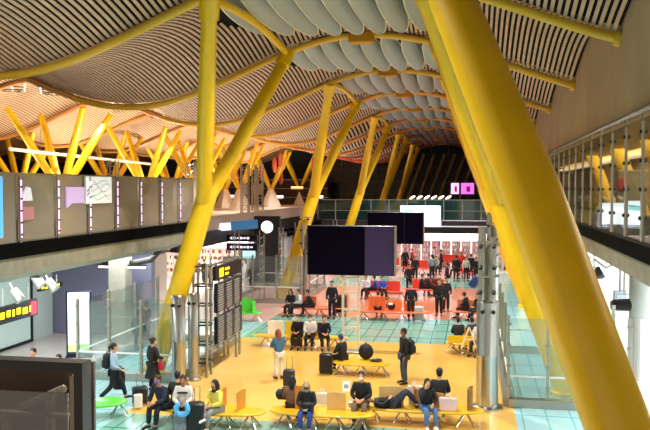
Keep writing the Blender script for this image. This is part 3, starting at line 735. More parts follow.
# ------------------------------------------------------------------ lower right: column, spotlights
t = thing('round_pillar', 'thick white round pillar under the right gallery', 'pillar', (5.6, 27.5, 0))
m = MB(); m.lathe([(.55, 0), (.55, 4.1)], n=24); m.build('shaft', mat('pillar_grey', '#AEB6B2', .5), t, smooth=True)
m = MB(); m.lathe([(.52, 0), (.52, .15), (.46, .2)], n=24); m.build('base', STEEL, t, smooth=True)
for i, (px, py, Y) in enumerate(((594, 276, 17), (565, 281, 19), (624, 305, 15.5), (640, 268, 16))):
    q = at(px, py, X=4.9)
    t = thing('spotlight', 'black theatrical spotlight slung under the right gallery, %s' % ['round one nearest the huge column', 'small one touching the huge column outline', 'long horizontal one lowest of them', 'one at the right edge'][i], 'spotlight', q, group='black spotlights under the right gallery')
    L = [.36, .26, .42, .36][i]
    m = MB(); m.lathe([(.14, -L), (.19, -L*.8), (.21, L*.3), (.28, L*.6), (.28, L)], n=14, M=Matrix.Rotation(math.radians([60, 80, 88, 60][i]), 4, 'Y')); m.build('lamp_body', BLACK, t, smooth=True)
    m = MB(); m.tube([(-.24, 0, 0), (-.24, 0, .35), (.24, 0, .35), (.24, 0, 0)], .03, 6); m.cyl((0, 0, .35), (0, 0, max(.4, 4.12-q.z)), .035, 6); m.build('yoke', STEEL, t)
for i, (px, py, Y) in enumerate(((606, 268, 18), (580, 262, 22))):
    q = at(px, py, X=4.7)
    t = thing('support_bracket', 'pale steel bracket hanging under the right gallery slab, %s' % ['nearer', 'farther'][i], 'bracket', q, group='brackets under the right gallery')
    m = MB(); m.tube([(-.4, 0, .3), (0, 0, 0), (.5, 0, .25)], .04, 6); m.build('arm', STEEL, t); m = MB(); m.cyl((0, 0, -.05), (0, 0, max(.3, 4.12-q.z)), .03, 6); m.build('rod', WHITE, t)
t = thing('service_monitor', 'small monitor on a stalk in the bright area under the right gallery', 'monitor', at(620, 296, X=5.2))
m = MB(); m.box((0, 0, 0), (.42, .06, .34), (0, 0, .3)); m.build('display', mat('mon', '#A8BCC8', .3), t)
m = MB(); m.box((0, .04, 0), (.48, .05, .4), (0, 0, .3)); m.cyl((0, .04, 0), (0, .04, 4.1-at(620, 296, X=5.2).z), .03, 6); m.build('casing', BLACK, t)
q = at(640, 350, Y=22.5)
t = thing('steel_door_frame', 'narrow steel post beside a white partition, lower right edge', 'partition', (q.x, 22.5, 0))
m = MB(); m.box((-.12, 0, 1.4), (.09, .12, 2.8)); m.build('post', STEEL, t)
m = MB(); m.box((.65, 0, 1.4), (1.3, .06, 2.7)); m.build('panel', mat('white_bright', '#F4F6F6', .5), t)

# ------------------------------------------------------------------ shops at the far end and on the left
def shop(x0, x1, y, label, h=2.9, nsh=6, depth=2.5, fasc=BLACK, rz=0, seed=1, z=0, pinks=('#FF90A0', '#FFF0E0', '#E0A0B0', '#FFFFFF', '#FFE8F0', '#A07080')):
    w = x1-x0; t = thing('shop_unit', label, 'shop', (x0, y, z), rz=rz)
    m = MB(); m.box((w/2, depth, h/2), (w, .1, h)); m.build('back_wall', ESH, t)  # wall given its own glow to brighten the shop
    m = MB(); m.box((w/2, depth/2, h+.25), (w, depth, .5)); m.build('fascia', fasc, t)
    m = MB(); m.box((w/2, -.01, h-.06), (w*.9, .05, .1)); m.build('light_strip', EW, t)
    for k in (0, 1):
        m = MB(); m.box((k*w, depth/2, h/2), (.15, depth, h)); m.build('side_wall', WHITE, t)
    r = random.Random(seed)
    for k in range(nsh):
        xx = w*(k+.5)/nsh
        u = MB(); u.box((xx, depth-.3, 1.0), (w/nsh*.86, .4, 2.0)); un = u.build('shelf_unit', WHITE, t)
        for q in range(4):
            g = MB()
            for c_ in range(8):
                g.mi = r.randrange(6); g.box((xx-w/nsh*.37+c_*w/nsh*.105, depth-.55, .3+q*.45+.12), (w/nsh*.07, .12, r.uniform(.12, .28)))
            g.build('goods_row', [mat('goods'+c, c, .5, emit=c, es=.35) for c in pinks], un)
    return t
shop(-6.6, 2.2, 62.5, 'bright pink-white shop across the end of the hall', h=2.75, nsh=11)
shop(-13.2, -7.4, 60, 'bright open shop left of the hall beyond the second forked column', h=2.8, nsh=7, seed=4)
# left side shops face the hall (rotated)
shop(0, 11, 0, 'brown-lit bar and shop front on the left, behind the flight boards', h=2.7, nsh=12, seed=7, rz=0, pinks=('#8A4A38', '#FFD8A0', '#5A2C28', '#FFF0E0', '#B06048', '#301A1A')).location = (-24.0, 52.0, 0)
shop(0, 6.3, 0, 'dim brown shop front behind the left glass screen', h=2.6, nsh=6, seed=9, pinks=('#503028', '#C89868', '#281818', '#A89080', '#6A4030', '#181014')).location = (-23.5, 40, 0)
t = thing('shop_fascia', 'long shop fascia, lit white then blue, under the far left mezzanine', 'fascia', at(231, 226, Y=43.0), rz=.18)
m = MB(); m.box((-.8, 0, -.08), (1.6, .2, .42), (0, -.08, 0)); m.build('white_face', EW2, t)
m = MB(); m.box((.75, 0, .06), (1.5, .2, .5), (0, -.08, 0)); m.build('blue_face', mat('lit_steelblue', '#3E78A8', .5, emit='#3878B0', es=.45), t)
t = thing('illuminated_panel', 'wide white lit panel left of the purple direction signs', 'panel', at(213, 240, Y=46))
m = MB(); m.box((0, 0, 0), (1.7, .1, .55)); m.build('face', mat('lit_rose_white', '#FFF0F0', .5, emit='#FFF0F0', es=1.5), t); m = MB(); m.box((0, .08, 0), (1.8, .1, .65)); m.build('casing', WHITE, t)
for i, (y, lab) in enumerate(((238, 'upper dark purple direction sign with white legend'), (247, 'lower dark purple direction sign with white legend'))):
    q = at(242, y, Y=44)
    t = thing('direction_sign', lab, 'sign', q, group='dark purple direction signs')
    m = MB(); m.box((0, 0, 0), (1.85, .14, .42), bev=.03); m.build('sign_box', mat('purple_black', '#1C0A24', .3), t)
    m = MB(); m._add([(-.72, -.085, 0), (-.56, -.085, .1), (-.56, -.085, -.1)], [(0, 2, 1)]); m.build('arrow', EW2, t); m = MB()
    for j in range(5+i): m.box((-.42+j*.2, -.08, .0), (.14, .015, .13-.04*(j % 2)))
    m.build('legend', EW2, t)
q = at(249, 254, Y=44)
t = thing('status_screen', 'small aqua lit screen below the purple direction signs', 'screen', q)
m = MB(); m.box((0, 0, 0), (.75, .05, .5)); m.build('display', mat('lit_pale_aqua', '#BFF2F2', .5, emit='#BFF0F2', es=.9), t); m = MB(); m.box((0, .06, 0), (.82, .08, .56)); m.build('casing', BLACK, t)
q = at(267, 227, Y=49.08)
t = thing('round_emblem', 'round white glowing emblem on a black wall under the mezzanine', 'sign', q)
m = MB(); m.cyl((0, 0, 0), (0, .12, 0), .38, 24); m.build('disc', EW, t, smooth=True)
m = MB(); m.tube([(.4*math.cos(2*PI*j/24), .02, .4*math.sin(2*PI*j/24)) for j in range(25)], .03, 6, cap=False); m.build('ring', STEEL, t)
t = thing('black_wall_block', 'black rectangular wall block behind the round emblem', 'wall block', (at(266, 240, Y=49).x, 49.1, 0))
m = MB(); m.box((0, .25, 2.25), (1.7, .3, 4.5)); m.build('body', BLACK, t); m = MB(); m.box((0, .25, .1), (1.8, .4, .2)); m.build('plinth', STEEL, t)
for i, (px, Y) in enumerate(((237, 43), (262, 43.5), (281, 47), (335, 58), (297, 55))):
    q = at(px, 260, Y=Y)
    t = thing('steel_mast', 'slim steel lattice mast in the lower concourse, %s from the left' % ORD[[0, 1, 2, 4, 3][i]], 'mast', (q.x, Y, 0), group='lower concourse masts')
    m = MB()
    for a_ in (-.13, .13): m.cyl((a_, 0, 0), (a_, 0, 3.9), .04, 6)
    m.build('upright', STEEL, t)
    m = MB()
    for k in range(8): m.cyl((-.13, 0, .3+.44*k), (.13, 0, .5+.44*k), .02, 4)
    m.build('bracing', WHITE, t)
# tall glass sheets at the mid left (towards the second column)
for i, (px, Y) in enumerate(((272, 50), (285, 52), (256, 50))):
    q = at(px, 270, Y=Y)
    t = thing('glass_screen', 'tall pale glass screen beyond the second left column, %s' % ['middle', 'right', 'left'][i], 'glass screen', (q.x, Y, 0), group='tall pale glass screens')
    m = MB(); m.box((0, 0, 1.53), (.9, .04, 3.0)); m.build('pane', glassmat('milk_glass%d' % i, '#C8D0D4', .4, .15), t)
    m = MB(); m.box((-.47, 0, 1.55), (.06, .08, 3.1)); m.box((.47, 0, 1.55), (.06, .08, 3.1)); m.build('frame', STEEL, t)

# ------------------------------------------------------------------ benches
BEN = []
def bench(px, py, a, b, col, label, backs=(), rz=0, legs=4, group='yellow rounded benches', n=2.6, aframe=False):
    p = at(px, py, z=.43); t = thing('bench', label, 'bench', (p.x, p.y, 0), rz=rz, group=group)
    cm = mat('bench_'+col, col, .35, coat=.3)
    b *= .74; BEN.append((p.x, p.y, a, b))
    N = 36; out = []
    for j in range(N):
        w = 2*PI*j/N; c_, s_ = math.cos(w), math.sin(w)
        out.append((a*math.copysign(abs(c_)**(2/n), c_), b*math.copysign(abs(s_)**(2/n), s_)))
    def ring(q, z): return [(x*q, y*q, z) for x, y in out]
    m = MB(); vs = ring(.93, .37)+ring(1, .39)+ring(1, .42)+ring(.96, .44)+ring(.80, .425)
    fs = [list(range(N-1, -1, -1)), [4*N+j for j in range(N)]]+[(k*N+j, k*N+(j+1) % N, (k+1)*N+(j+1) % N, (k+1)*N+j) for k in range(4) for j in range(N)]
    m._add(vs, fs); m.build('seat', cm, t, smooth=True)
    LM = mat('leg_chrome', '#C8C4BC', .25, .9)
    for k in range(legs):
        x = -a*.72+1.44*a*k/(legs-1)
        m = MB(); m.tube([(x-.22, -b*.45, 0), (x, 0, .36), (x-.22, b*.45, 0)], .02, 6); m.tube([(x+.22, -b*.45, 0), (x, 0, .36), (x+.22, b*.45, 0)], .02, 6); m.build('leg', LM, t)
    m = MB(); m.cyl((-a*.8, 0, .36), (a*.8, 0, .36), .03, 8); m.build('beam', LM, t)
    for i, (x, y, r, w, h, bc) in enumerate(backs):
        m = MB(); M = Matrix.Translation((x, y, .44)) @ Matrix.Rotation(r, 4, 'Z')
        cur = [(-w/2+w*j/8, .05*math.cos(PI*(j-4)/8)) for j in range(9)]
        o_ = cur+[(u, v-.05) for u, v in reversed(cur)]
        m.prism(o_, 0, h, M @ Matrix.Shear('XY', 4, (0, 0))); m.build('backrest', mat('back_'+bc, bc, .45), t)
    return t
TAN = '#D8B070'; OBK = '#D88A28'
YB = '#DDAE1E'
rd = math.radians
bench(212, 409, 1.45, .62, YB, 'yellow rounded bench at lower left with three seated travellers', [(-.75, .05, rd(20), .5, .5, '#D89A30'), (.25, .15, rd(95), .5, .5, '#D8862A'), (.75, .1, rd(80), .45, .5, '#E0A040')])
bench(322, 411, 1.4, .6, YB, 'yellow rounded bench at bottom centre with an orange upright back', [(-.52, .05, rd(-12), .42, .62, OBK), (.35, .2, rd(0), .5, .45, TAN)])
bench(418, 407, 1.75, .62, YB, 'long yellow rounded bench at bottom right of the floor with tan back panels', [(-.72, .0, rd(8), .66, .52, TAN), (-.1, .1, rd(-70), .4, .5, '#B86A20'), (.45, .0, rd(-8), .5, .4, '#C88A38'), (1.35, .1, rd(80), .5, .55, '#8A6030')])
bench(361, 362, .95, .6, YB, 'round yellow bench at the foot of the nearest video wall', [], legs=3)
bench(300, 336, 1.95, .5, YB, 'yellow bench with white and yellow backs behind the walking woman', [(-1.0, .1, 0, .66, .55, '#F2E6D8'), (-.25, .1, 0, .7, .55, '#E8C020'), (.65, .1, 0, .7, .55, '#D8952A')])
bench(468, 342, .85, .6, YB, 'yellow bench with a raised rim beside the chrome cylinder', [(-.2, -.35, 0, 1.1, .28, '#E8C418'), (.2, .3, 0, .7, .5, '#D89A30')], legs=3)
OR = '#E8683C'
bench(312, 307, 1.6, .6, OR, 'orange-red bench with travellers beyond the glass floor strip', [(-.2, .1, 0, .8, .5, '#E07040')], group='orange benches beyond the first glass strip')
bench(392, 311, 1.9, .6, OR, 'orange bench with tall orange back panels behind the backpacker', [(-.75, .15, 0, .8, .65, '#E0622A'), (.1, .15, 0, .7, .5, '#E8743C'), (.8, .15, 0, .5, .55, '#D8622E')], group='orange benches beyond the first glass strip')
bench(470, 311, 1.0, .5, OR, 'orange bench half hidden by the chrome totems', [(0, .15, 0, 1.2, .5, '#D8743C')], group='orange benches beyond the first glass strip')
RD = '#D83A2A'
for i, (px, py, a) in enumerate(((422, 268, 1.2), (452, 262, 1.3), (400, 266, 1.0), (385, 291, 1.3), (428, 289, 1.4), (470, 272, 1.0))):
    bench(px, py, a, .5, RD, 'red bench far down the hall, %s' % ['in front of the shop at left', 'largest, in front of the shop', 'left, under the second video wall', 'with a blue seated group', 'with dark seated travellers', 'right, beside the blue suitcase'][i], [(0, .1, 0, a*1.3, .55, '#D8402E')], legs=3, group='red benches far down the hall')
GR = '#62D03A'
bench(96, 402, .85, .62, GR, 'bright green bench beside the walking woman, bottom left', [(-.35, .1, rd(20), .6, .62, '#6AD844')], rz=rd(25), legs=2, group='green benches')
bench(243, 312, .9, .5, GR, 'green bench beyond the flight information stand', [(0, .1, rd(10), .9, .62, '#5CCB3A'), (.5, -.1, rd(80), .5, .5, '#5CCB3A')], rz=rd(10), legs=2, group='green benches')
# ------------------------------------------------------------------ people
def skin_mesh(pts, edges, rad, name, root=0, sub=1):
    me = bpy.data.meshes.new(name); me.from_pydata([tuple(p) for p in pts], edges, []); o = bpy.data.objects.new(name, me); C.objects.link(o)
    md = o.modifiers.new('skin', 'SKIN'); md.use_smooth_shade = True
    if not me.skin_vertices: me.attributes.new('skin', 'FLOAT', 'POINT')
    for i, r in enumerate(rad):
        v = me.skin_vertices[0].data[i]; r = r if isinstance(r, tuple) else (r, r); v.radius = r; v.use_root = (i == root)
    if sub: s_ = o.modifiers.new('sub', 'SUBSURF'); s_.levels = sub; s_.render_levels = sub
    dg = bpy.context.evaluated_depsgraph_get(); ev = o.evaluated_get(dg); m2 = bpy.data.meshes.new_from_object(ev)
    vs = [v.co.copy() for v in m2.vertices]; fs = [list(p.vertices) for p in m2.polygons]
    bpy.data.objects.remove(o); bpy.data.meshes.remove(me); bpy.data.meshes.remove(m2)
    return vs, fs
V = Vector
def pose(kind, k=0):
    J = {}
    if kind in ('stand', 'phone', 'walk', 'hold'):
        J['pel'] = V((0, 0, .93)); J['che'] = V((0, .02, 1.27)); J['nek'] = V((0, .0, 1.45)); J['hed'] = V((0, .03, 1.62))
        for s, n in ((-1, 'l'), (1, 'r')):
            J['hip'+n] = V((s*.09, 0, .88)); J['kne'+n] = V((s*.10, .02, .48)); J['ank'+n] = V((s*.11, -.02, .08)); J['toe'+n] = V((s*.13, .16, .035))
            J['sho'+n] = V((s*.18, .0, 1.40)); J['elb'+n] = V((s*.25, -.02, 1.12)); J['wri'+n] = V((s*.24, .08, .88))
        if kind == 'walk':
            J['knel'] = V((-.09, .24, .52)); J['ankl'] = V((-.09, .34, .10)); J['toel'] = V((-.09, .52, .08))
            J['kner'] = V((.09, -.06, .47)); J['ankr'] = V((.09, -.40, .12)); J['toer'] = V((.10, -.26, .035))
            J['wril'] = V((-.24, -.12, .92)); J['elbl'] = V((-.24, -.12, 1.14)); J['wrir'] = V((.22, .24, .98))
        if kind == 'phone':
            J['elbr'] = V((.24, .10, 1.14)); J['wrir'] = V((.08, .30, 1.22)); J['elbl'] = V((-.24, .10, 1.14)); J['wril'] = V((-.10, .28, 1.12)); J['hed'] = V((0, .07, 1.60))
        if kind == 'hold':
            J['elbr'] = V((.26, .04, 1.14)); J['wrir'] = V((.20, .28, 1.05))
    elif kind.startswith('sit'):
        ln = .06 if kind != 'sitlean' else .22
        J['pel'] = V((0, 0, .54)); J['che'] = V((0, ln*.6, .87)); J['nek'] = V((0, ln, 1.05)); J['hed'] = V((0, ln+.05, 1.22))
        for s, n in ((-1, 'l'), (1, 'r')):
            J['hip'+n] = V((s*.09, .03, .53)); J['kne'+n] = V((s*.13, .44, .53)); J['ank'+n] = V((s*.12, .48, .09)); J['toe'+n] = V((s*.14, .66, .035))
            J['sho'+n] = V((s*.18, ln*.95, 1.0)); J['elb'+n] = V((s*.24, ln+.06, .74)); J['wri'+n] = V((s*.09, ln+.28, .68))
        if kind == 'sitcross':
            J['kner'] = V((.10, .43, .62)); J['ankr'] = V((-.16, .62, .40)); J['toer'] = V((-.2, .78, .36))
        if kind == 'sitphone':
            J['wrir'] = V((.08, ln+.34, .90)); J['elbr'] = V((.22, ln+.12, .76)); J['hed'] = V((0, ln+.10, 1.20))
        if kind == 'sitface':
            J['wrir'] = V((.09, ln+.16, 1.12)); J['elbr'] = V((.2, ln+.2, .84))
    elif kind == 'lie':
        J['pel'] = V((0, 0, .54)); J['che'] = V((0, -.36, .56)); J['nek'] = V((0, -.54, .58)); J['hed'] = V((0, -.70, .64))
        for s, n in ((-1, 'l'), (1, 'r')):
            J['hip'+n] = V((s*.09, .03, .54)); J['kne'+n] = V((s*.10, .34, .88)); J['ank'+n] = V((s*.10, .62, .52)); J['toe'+n] = V((s*.10, .78, .47))
            J['sho'+n] = V((s*.18, -.48, .56)); J['elb'+n] = V((s*.26, -.28, .55)); J['wri'+n] = V((s*.08, -.12, .68))
    return J
SKIN = {'a': '#D9A07C', 'b': '#B97C58', 'c': '#8A5A40', 'd': '#E8B898'}
_cache = {}
def person(px, py, kind, face, top, legs, label, hair='#1E1612', hs='short', skin='a', h=1.72, shoes='#141214', mask=None, zoff=None, far=False, group=None, pack=None, X=None, bag=None, cat='person', pos=None, skirt=False, hood=False, sleeve=True):
    J = pose(kind); sc = h/1.74
    if pos: base = V(pos)
    elif kind.startswith('sit') or kind == 'lie':
        p = at(px, py, z=.5); base = V((p.x, p.y, 0))
        nb = min(BEN, key=lambda q: (q[0]-p.x)**2*.3+(q[1]-p.y)**2)
        if abs(nb[1]-p.y) < 2 and kind != 'lie':
            cf = math.cos(math.radians(face)); base.y = nb[1]+(1 if cf > 0 else -1)*(nb[3]-.24)
            base.x = max(nb[0]-nb[2]*.85, min(nb[0]+nb[2]*.85, base.x))
        elif kind == 'lie': base.y = nb[1]-.12
    else: base = floor_at(px, py)
    t = thing('person', label, cat, base, rz=math.radians(face), group=group)
    t.scale = (sc, sc, sc)
    sub = 1
    up = V((0, 0, 1)) if kind != 'lie' else V((0, -1, .25)).normalized()
    fw = V((0, 1, 0)) if kind != 'lie' else V((0, 0, 1))
    key = kind
    if key not in _cache:
        P = [J['pel'], J['pel'].lerp(J['che'], .5), J['che'], J['nek'], J['hed']-up*.05, J['hed']+up*.06, J['hed']+up*.12]
        R = [(.15, .11), (.125, .095), (.15, .10), .052, .070, .088, .05]
        E = [(0, 1), (1, 2), (2, 3), (3, 4), (4, 5), (5, 6)]
        for n in 'lr':
            i = len(P); P += [J['hip'+n], J['kne'+n], J['ank'+n], J['toe'+n]]; R += [.085, .055, .038, .03]; E += [(0, i), (i, i+1), (i+1, i+2), (i+2, i+3)]
            i = len(P); P += [J['sho'+n], J['elb'+n], J['wri'+n]]; R += [.052, .038, .025]; E += [(2, i), (i, i+1), (i+1, i+2)]
        body = skin_mesh(P, E, R, 'body')
        Pt = [J['pel']-up*.02, J['pel'].lerp(J['che'], .5), J['che'], J['nek']-up*.02]; Rt = [(.20, .155), (.18, .14), (.20, .14), .08]
        Et = [(0, 1), (1, 2), (2, 3)]
        for n in 'lr':
            i = len(Pt); w = J['elb'+n].lerp(J['wri'+n], .94); Pt += [J['sho'+n], J['elb'+n], w]; Rt += [.085, .066, .048]; Et += [(2, i), (i, i+1), (i+1, i+2)]
        topm = skin_mesh(Pt, Et, Rt, 'jacket')
        Pl = [J['pel']]; Rl = [(.165, .12)]; El = []
        for n in 'lr':
            i = len(Pl); Pl += [J['hip'+n], J['kne'+n], J['ank'+n]+up*.0+V((0, 0, .03))]; Rl += [.11, .083, .064]; El += [(0, i), (i, i+1), (i+1, i+2)]
        legm = skin_mesh(Pl, El, Rl, 'trousers')
        _cache[key] = (body, topm, legm)
    body, topm, legm = _cache[key]
    sk = mat('skin_'+skin, SKIN[skin], .55)
    m = MB(); m._add(*body)
    H = J['hed']; rt = V((1, 0, 0))
    HM = Matrix.Translation(H) @ (Matrix.Rotation(math.radians(0 if kind != 'lie' else 75), 4, 'X'))
    def hp(x, y, z): return HM @ V((x, y, z))
    m.ell(tuple(hp(0, .0, .015)), (.076, .092, .115), 12, 8, rot=HM.to_euler())
    m.tube([hp(0, .085, .03), hp(0, .112, -.015), hp(0, .088, -.025)], [.008, .015, .010], 6)
    for s_ in (-1, 1):
        m.ell(tuple(hp(s_*.078, .0, .01)), (.012, .02, .03), 6, 4)
    for n, s_ in (('l', -1), ('r', 1)):    # palm, four bent fingers and a side thumb
        w = J['wri'+n]; d = (w-J['elb'+n]).normalized(); side = d.cross(up); side = side.normalized() if side.length > .2 else V((1, 0, 0)); nrm = side.cross(d)
        m.tube([w-d*.02, w+d*.045, w+d*.085], [.022, .034, .03], 8)
        if not far:
            for k, L in enumerate((.065, .078, .072, .055)):
                o_ = w+d*.08+side*((k-1.5)*.019); m.tube([o_, o_+d*L*.5-nrm*.008, o_+d*L*.8-nrm*.03, o_+d*L*.85-nrm*.045], [.0095, .009, .008, .006], 6)
            o_ = w+d*.03+side*.03*(-s_); m.tube([o_, o_+d*.03+side*.022*(-s_), o_+d*.06+side*.024*(-s_)-nrm*.01], [.012, .011, .008], 6)
    m.mi = 1
    for s_ in (-1, 1): m.ell(tuple(hp(s_*.03, .084, .03)), (.012, .008, .007), 6, 4)
    m.mi = 2; m.ell(tuple(hp(0, .09, -.05)), (.024, .009, .007), 8, 4)
    m.build('body', [sk, mat('eye_dark', '#201814', .3), mat('lip', '#A8605A', .5)], t, smooth=True)
    m = MB(); m._add(*topm)
    m.build('jacket' if h > 0 else '', mat('cloth'+top, top, .8, noise=.08, scale=9), t, smooth=True)
    m = MB(); m._add(*legm)
    if skirt:
        m.lathe([(.27, .45), (.20, .7), (.16, .98)], n=14)
    m.build('trousers', mat('cloth'+legs, legs, .8, noise=.08, scale=9), t, smooth=True)
    for n in 'lr':
        a_, b_ = J['ank'+n], J['toe'+n]; d = b_-a_; d.z = 0; d = d.normalized()
        q = a_-d*.05; q2 = a_.lerp(b_, .5)
        m = MB(); m.tube([V((q.x, q.y, min(a_.z, q.z)-.03)), V((a_.x, a_.y, a_.z-.02)), q2+V((0, 0, .008)), b_+d*.03], [.036, .046, .042, .028], 10); m.build('shoe', mat('shoe'+shoes, shoes, .5), t, smooth=True)
    hm = mat('hair'+hair, hair, .6)
    m = MB()
    m.ell(tuple(hp(0, -.018, .045)), (.088, .100, .098), 14, 8, rot=HM.to_euler(), z0=-.25)
    m.ell(tuple(hp(0, -.045, .0)), (.08, .07, .09), 12, 6)
    if hs == 'long':
        m.tube([hp(0, -.06, .04), hp(0, -.095, -.08), hp(0, -.10, -.22), hp(0, -.08, -.30)], [.075, .085, .075, .03], 12)
        for s_ in (-1, 1): m.tube([hp(s_*.065, .02, .06), hp(s_*.088, .0, -.04), hp(s_*.08, -.02, -.17)], [.03, .035, .02], 8)
    if hs == 'bun': m.ell(tuple(hp(0, -.13, .08)), (.045, .045, .045), 10, 6)
    if hs == 'tail': m.tube([hp(0, -.10, .06), hp(0, -.16, 0), hp(0, -.15, -.16)], [.03, .035, .012], 8)
    m.build('hair', hm, t, smooth=True)
    if mask:
        m = MB(); m.ell(tuple(hp(0, .055, -.045)), (.060, .062, .052), 12, 7, rot=HM.to_euler()); m.build('face_mask', mat('mask'+mask, mask, .7), t, smooth=True)
    if hood:
        m = MB(); m.tube([J['nek']-fw*.08-up*.02, J['nek']-fw*.11+up*.05], [.09, .06], 10); m.build('hood', mat('cloth'+top, top, .8), t, smooth=True)
    return t
def backpack(t_src, label, col, off=(0, -.2, 1.2), size=(.32, .2, .46), group=None, name='backpack', cat='backpack', rot=None):
    M = Matrix.Translation(t_src.location) @ Matrix.Rotation(t_src.rotation_euler.z, 4, 'Z')
    t = thing(name, label, cat, M @ V(off), rz=t_src.rotation_euler.z, group=group)
    x, y, z = size
    m = MB(); m.box((0, 0, 0), (x, y, z), bev=min(x, y)*.32); m.box((0, -y*.52, -z*.15), (x*.7, y*.3, z*.5), bev=.03); m.build('bag_body', mat('bag'+col, col, .7, noise=.1, scale=12), t, smooth=True)
    for s_ in (-1, 1):
        m = MB(); m.tube([(s_*x*.3, y*.45, z*.42), (s_*x*.32, y*.95, z*.40), (s_*x*.34, y*.9, 0), (s_*x*.3, y*.45, -z*.35)], .018, 6); m.build('strap', mat('strap_dark', '#18161A', .7), t)
    m = MB(); m.tube([(-.05, 0, z/2), (-.04, 0, z/2+.05), (.04, 0, z/2+.05), (.05, 0, z/2)], .012, 6); m.build('handle', mat('strap_dark', '#18161A', .7), t)
    return t
def suitcase(px, py, label, col, w=.40, h=.58, d=.24, rz=0, tilt=0, group=None, handle=True, pos=None):
    p = V(pos) if pos else floor_at(px, py); t = thing('suitcase', label, 'suitcase', p, rz=rz, group=group)
    t.rotation_euler.y = tilt
    sm = mat('case'+col, col, .45)
    m = MB(); m.box((0, 0, .05+h/2), (w, d, h), bev=.05)
    for k in range(5): m.box((-w*.36+k*w*.18, -d/2, .05+h/2), (.02, .015, h*.8))
    m.build('shell', sm, t, smooth=True)
    for sx in (-1, 1):
        for sy in (-1, 1):
            m = MB(); m.cyl((sx*(w/2-.04)-.012, sy*(d/2-.04), .028), (sx*(w/2-.04)+.012, sy*(d/2-.04), .028), .028, 10); m.cyl((sx*(w/2-.04), sy*(d/2-.04), .03), (sx*(w/2-.04), sy*(d/2-.04), .07), .012, 6); m.build('wheel', BLACK, t)
    if handle:
        m = MB(); m.tube([(-.09, d*.35, h), (-.09, d*.35, h+.42), (.09, d*.35, h+.42), (.09, d*.35, h)], .012, 6); m.build('pull_handle', STEEL, t)
    return t
def paperbag(px, py, z, label, col, w=.34, h=.36, d=.14, rz=0, name='carrier_bag'):
    p = at(px, py, z=z); t = thing(name, label, 'bag', p, rz=rz)
    m = MB(); m._add([(x*sx, y*sy, zz) for zz, sx, sy in ((0, .92, .9), (h, 1, 1)) for x, y in ((-w/2, -d/2), (w/2, -d/2), (w/2, d/2), (-w/2, d/2))], [(3, 2, 1, 0), (0, 1, 5, 4), (1, 2, 6, 5), (2, 3, 7, 6), (3, 0, 4, 7)])
    m.box((0, 0, h*.96), (w*.96, d*.94, .01)); m.build('sack', mat('paper'+col, col, .7, noise=.05, scale=20), t)
    for s_ in (-1, 1):
        m = MB(); m.tube([(-.07, s_*d/2, h), (-.05, s_*d/2, h+.11), (.05, s_*d/2, h+.11), (.07, s_*d/2, h)], .008, 5); m.build('handle', mat('cord_white', '#E8E0D8', .7), t)
    return t
BLK = '#17161B'; NAVY = '#1B2238'
# foreground and middle distance, one by one
w1 = person(114, 401, 'walk', -68, '#9CB4D0', '#15141A', 'person striding right in a pale blue shirt and dark trousers', hs='tail', skin='a')
backpack(w1, 'black backpack on the person striding in the pale blue shirt', BLK, (0, -.2, 1.2))
c1 = thing('coat', 'black coat carried over the arm of the striding person', 'coat', w1.matrix_basis @ V((-.3, .12, .62)), rz=w1.rotation_euler.z)
m = MB(); m.tube([(0, 0, -.32), (.02, 0, -.1), (0, 0, .2), (0, .0, .36)], [.16, .18, .14, .08], 12, sx=.7); m.build('cloth', mat('cloth'+BLK, BLK, .8), c1, smooth=True)
m = MB(); m.tube([(0, .12, .3), (.05, .14, 0), (0, .13, -.25)], [.05, .06, .05], 8); m.build('sleeve', mat('cloth'+BLK, BLK, .8), c1, smooth=True)
w2 = person(153, 391, 'hold', -35, '#16141A', '#16141A', 'standing woman in a long black dress beside the glass screen', hs='bun', hair='#3A2218', skirt=True, mask='#D8D8DC', h=1.66)
backpack(w2, 'red handbag on the arm of the woman in the long black dress', '#B01828', (.30, .1, .82), (.22, .1, .26), name='handbag', cat='handbag')
p3 = person(173, 400, 'sitlean', 160, NAVY, '#14161F', 'seated man in a dark navy suit with a blue mask', mask='#3A58C0', hair='#2A2420', skin='b', h=1.8)
person(186, 396, 'sit', 20, '#17151A', BLK, 'person in black seated back to back with the man in the navy suit', far=False)
p5 = person(199, 396, 'sit', 190, '#EDE6DC', '#16161A', 'seated bearded man in a white sweatshirt with a dark chest stripe', skin='b', hair='#181210', h=1.78)
m = MB(); m.box((0, .205, .92), (.26, .02, .045)); m.build('chest_stripe', BLACK, p5)
p6 = person(228, 400, 'sitcross', 150, '#E6D860', '#8E9090', 'seated woman in a yellow top and grey trousers', hs='long', hair='#1A1214', shoes='#F0EEEA', h=1.68)
m = MB(); m.lathe([(.06, -.04), (.10, 0), (.06, .03)], c=(0, .1, 1.04), n=12); m.build('scarf', mat('cloth'+BLK, BLK, .8), p6, smooth=True)
suitcase(193, 430, 'large black travel bag standing before the man in the white sweatshirt', '#1A1B22', .42, .78, .3, rz=.2, pos=(at(196, 434, z=0).x, at(196, 434, z=0).y, 0))
suitcase(140, 405, 'black suitcase with a white side panel by the navy-suited man', '#1A181C', .44, .5, .3, rz=.5)
q = floor_at(149, 408)
t = thing('toiletry_case', 'small white case leaning on the black suitcase by the navy-suited man', 'case', (q.x-.25, q.y-.18, 0), rz=.5)
m = MB(); m.box((0, 0, .24), (.24, .14, .40), bev=.03); m.build('shell', WHITE, t); m = MB(); m.tube([(-.05, 0, .44), (-.04, 0, .5), (.04, 0, .5), (.05, 0, .44)], .01, 6); m.build('handle', BLACK, t)
q = at(182, 409, z=.72); t = thing('neck_pillow', 'sky blue U-shaped neck pillow hung on the grey case at lower left', 'pillow', q, rz=.2)
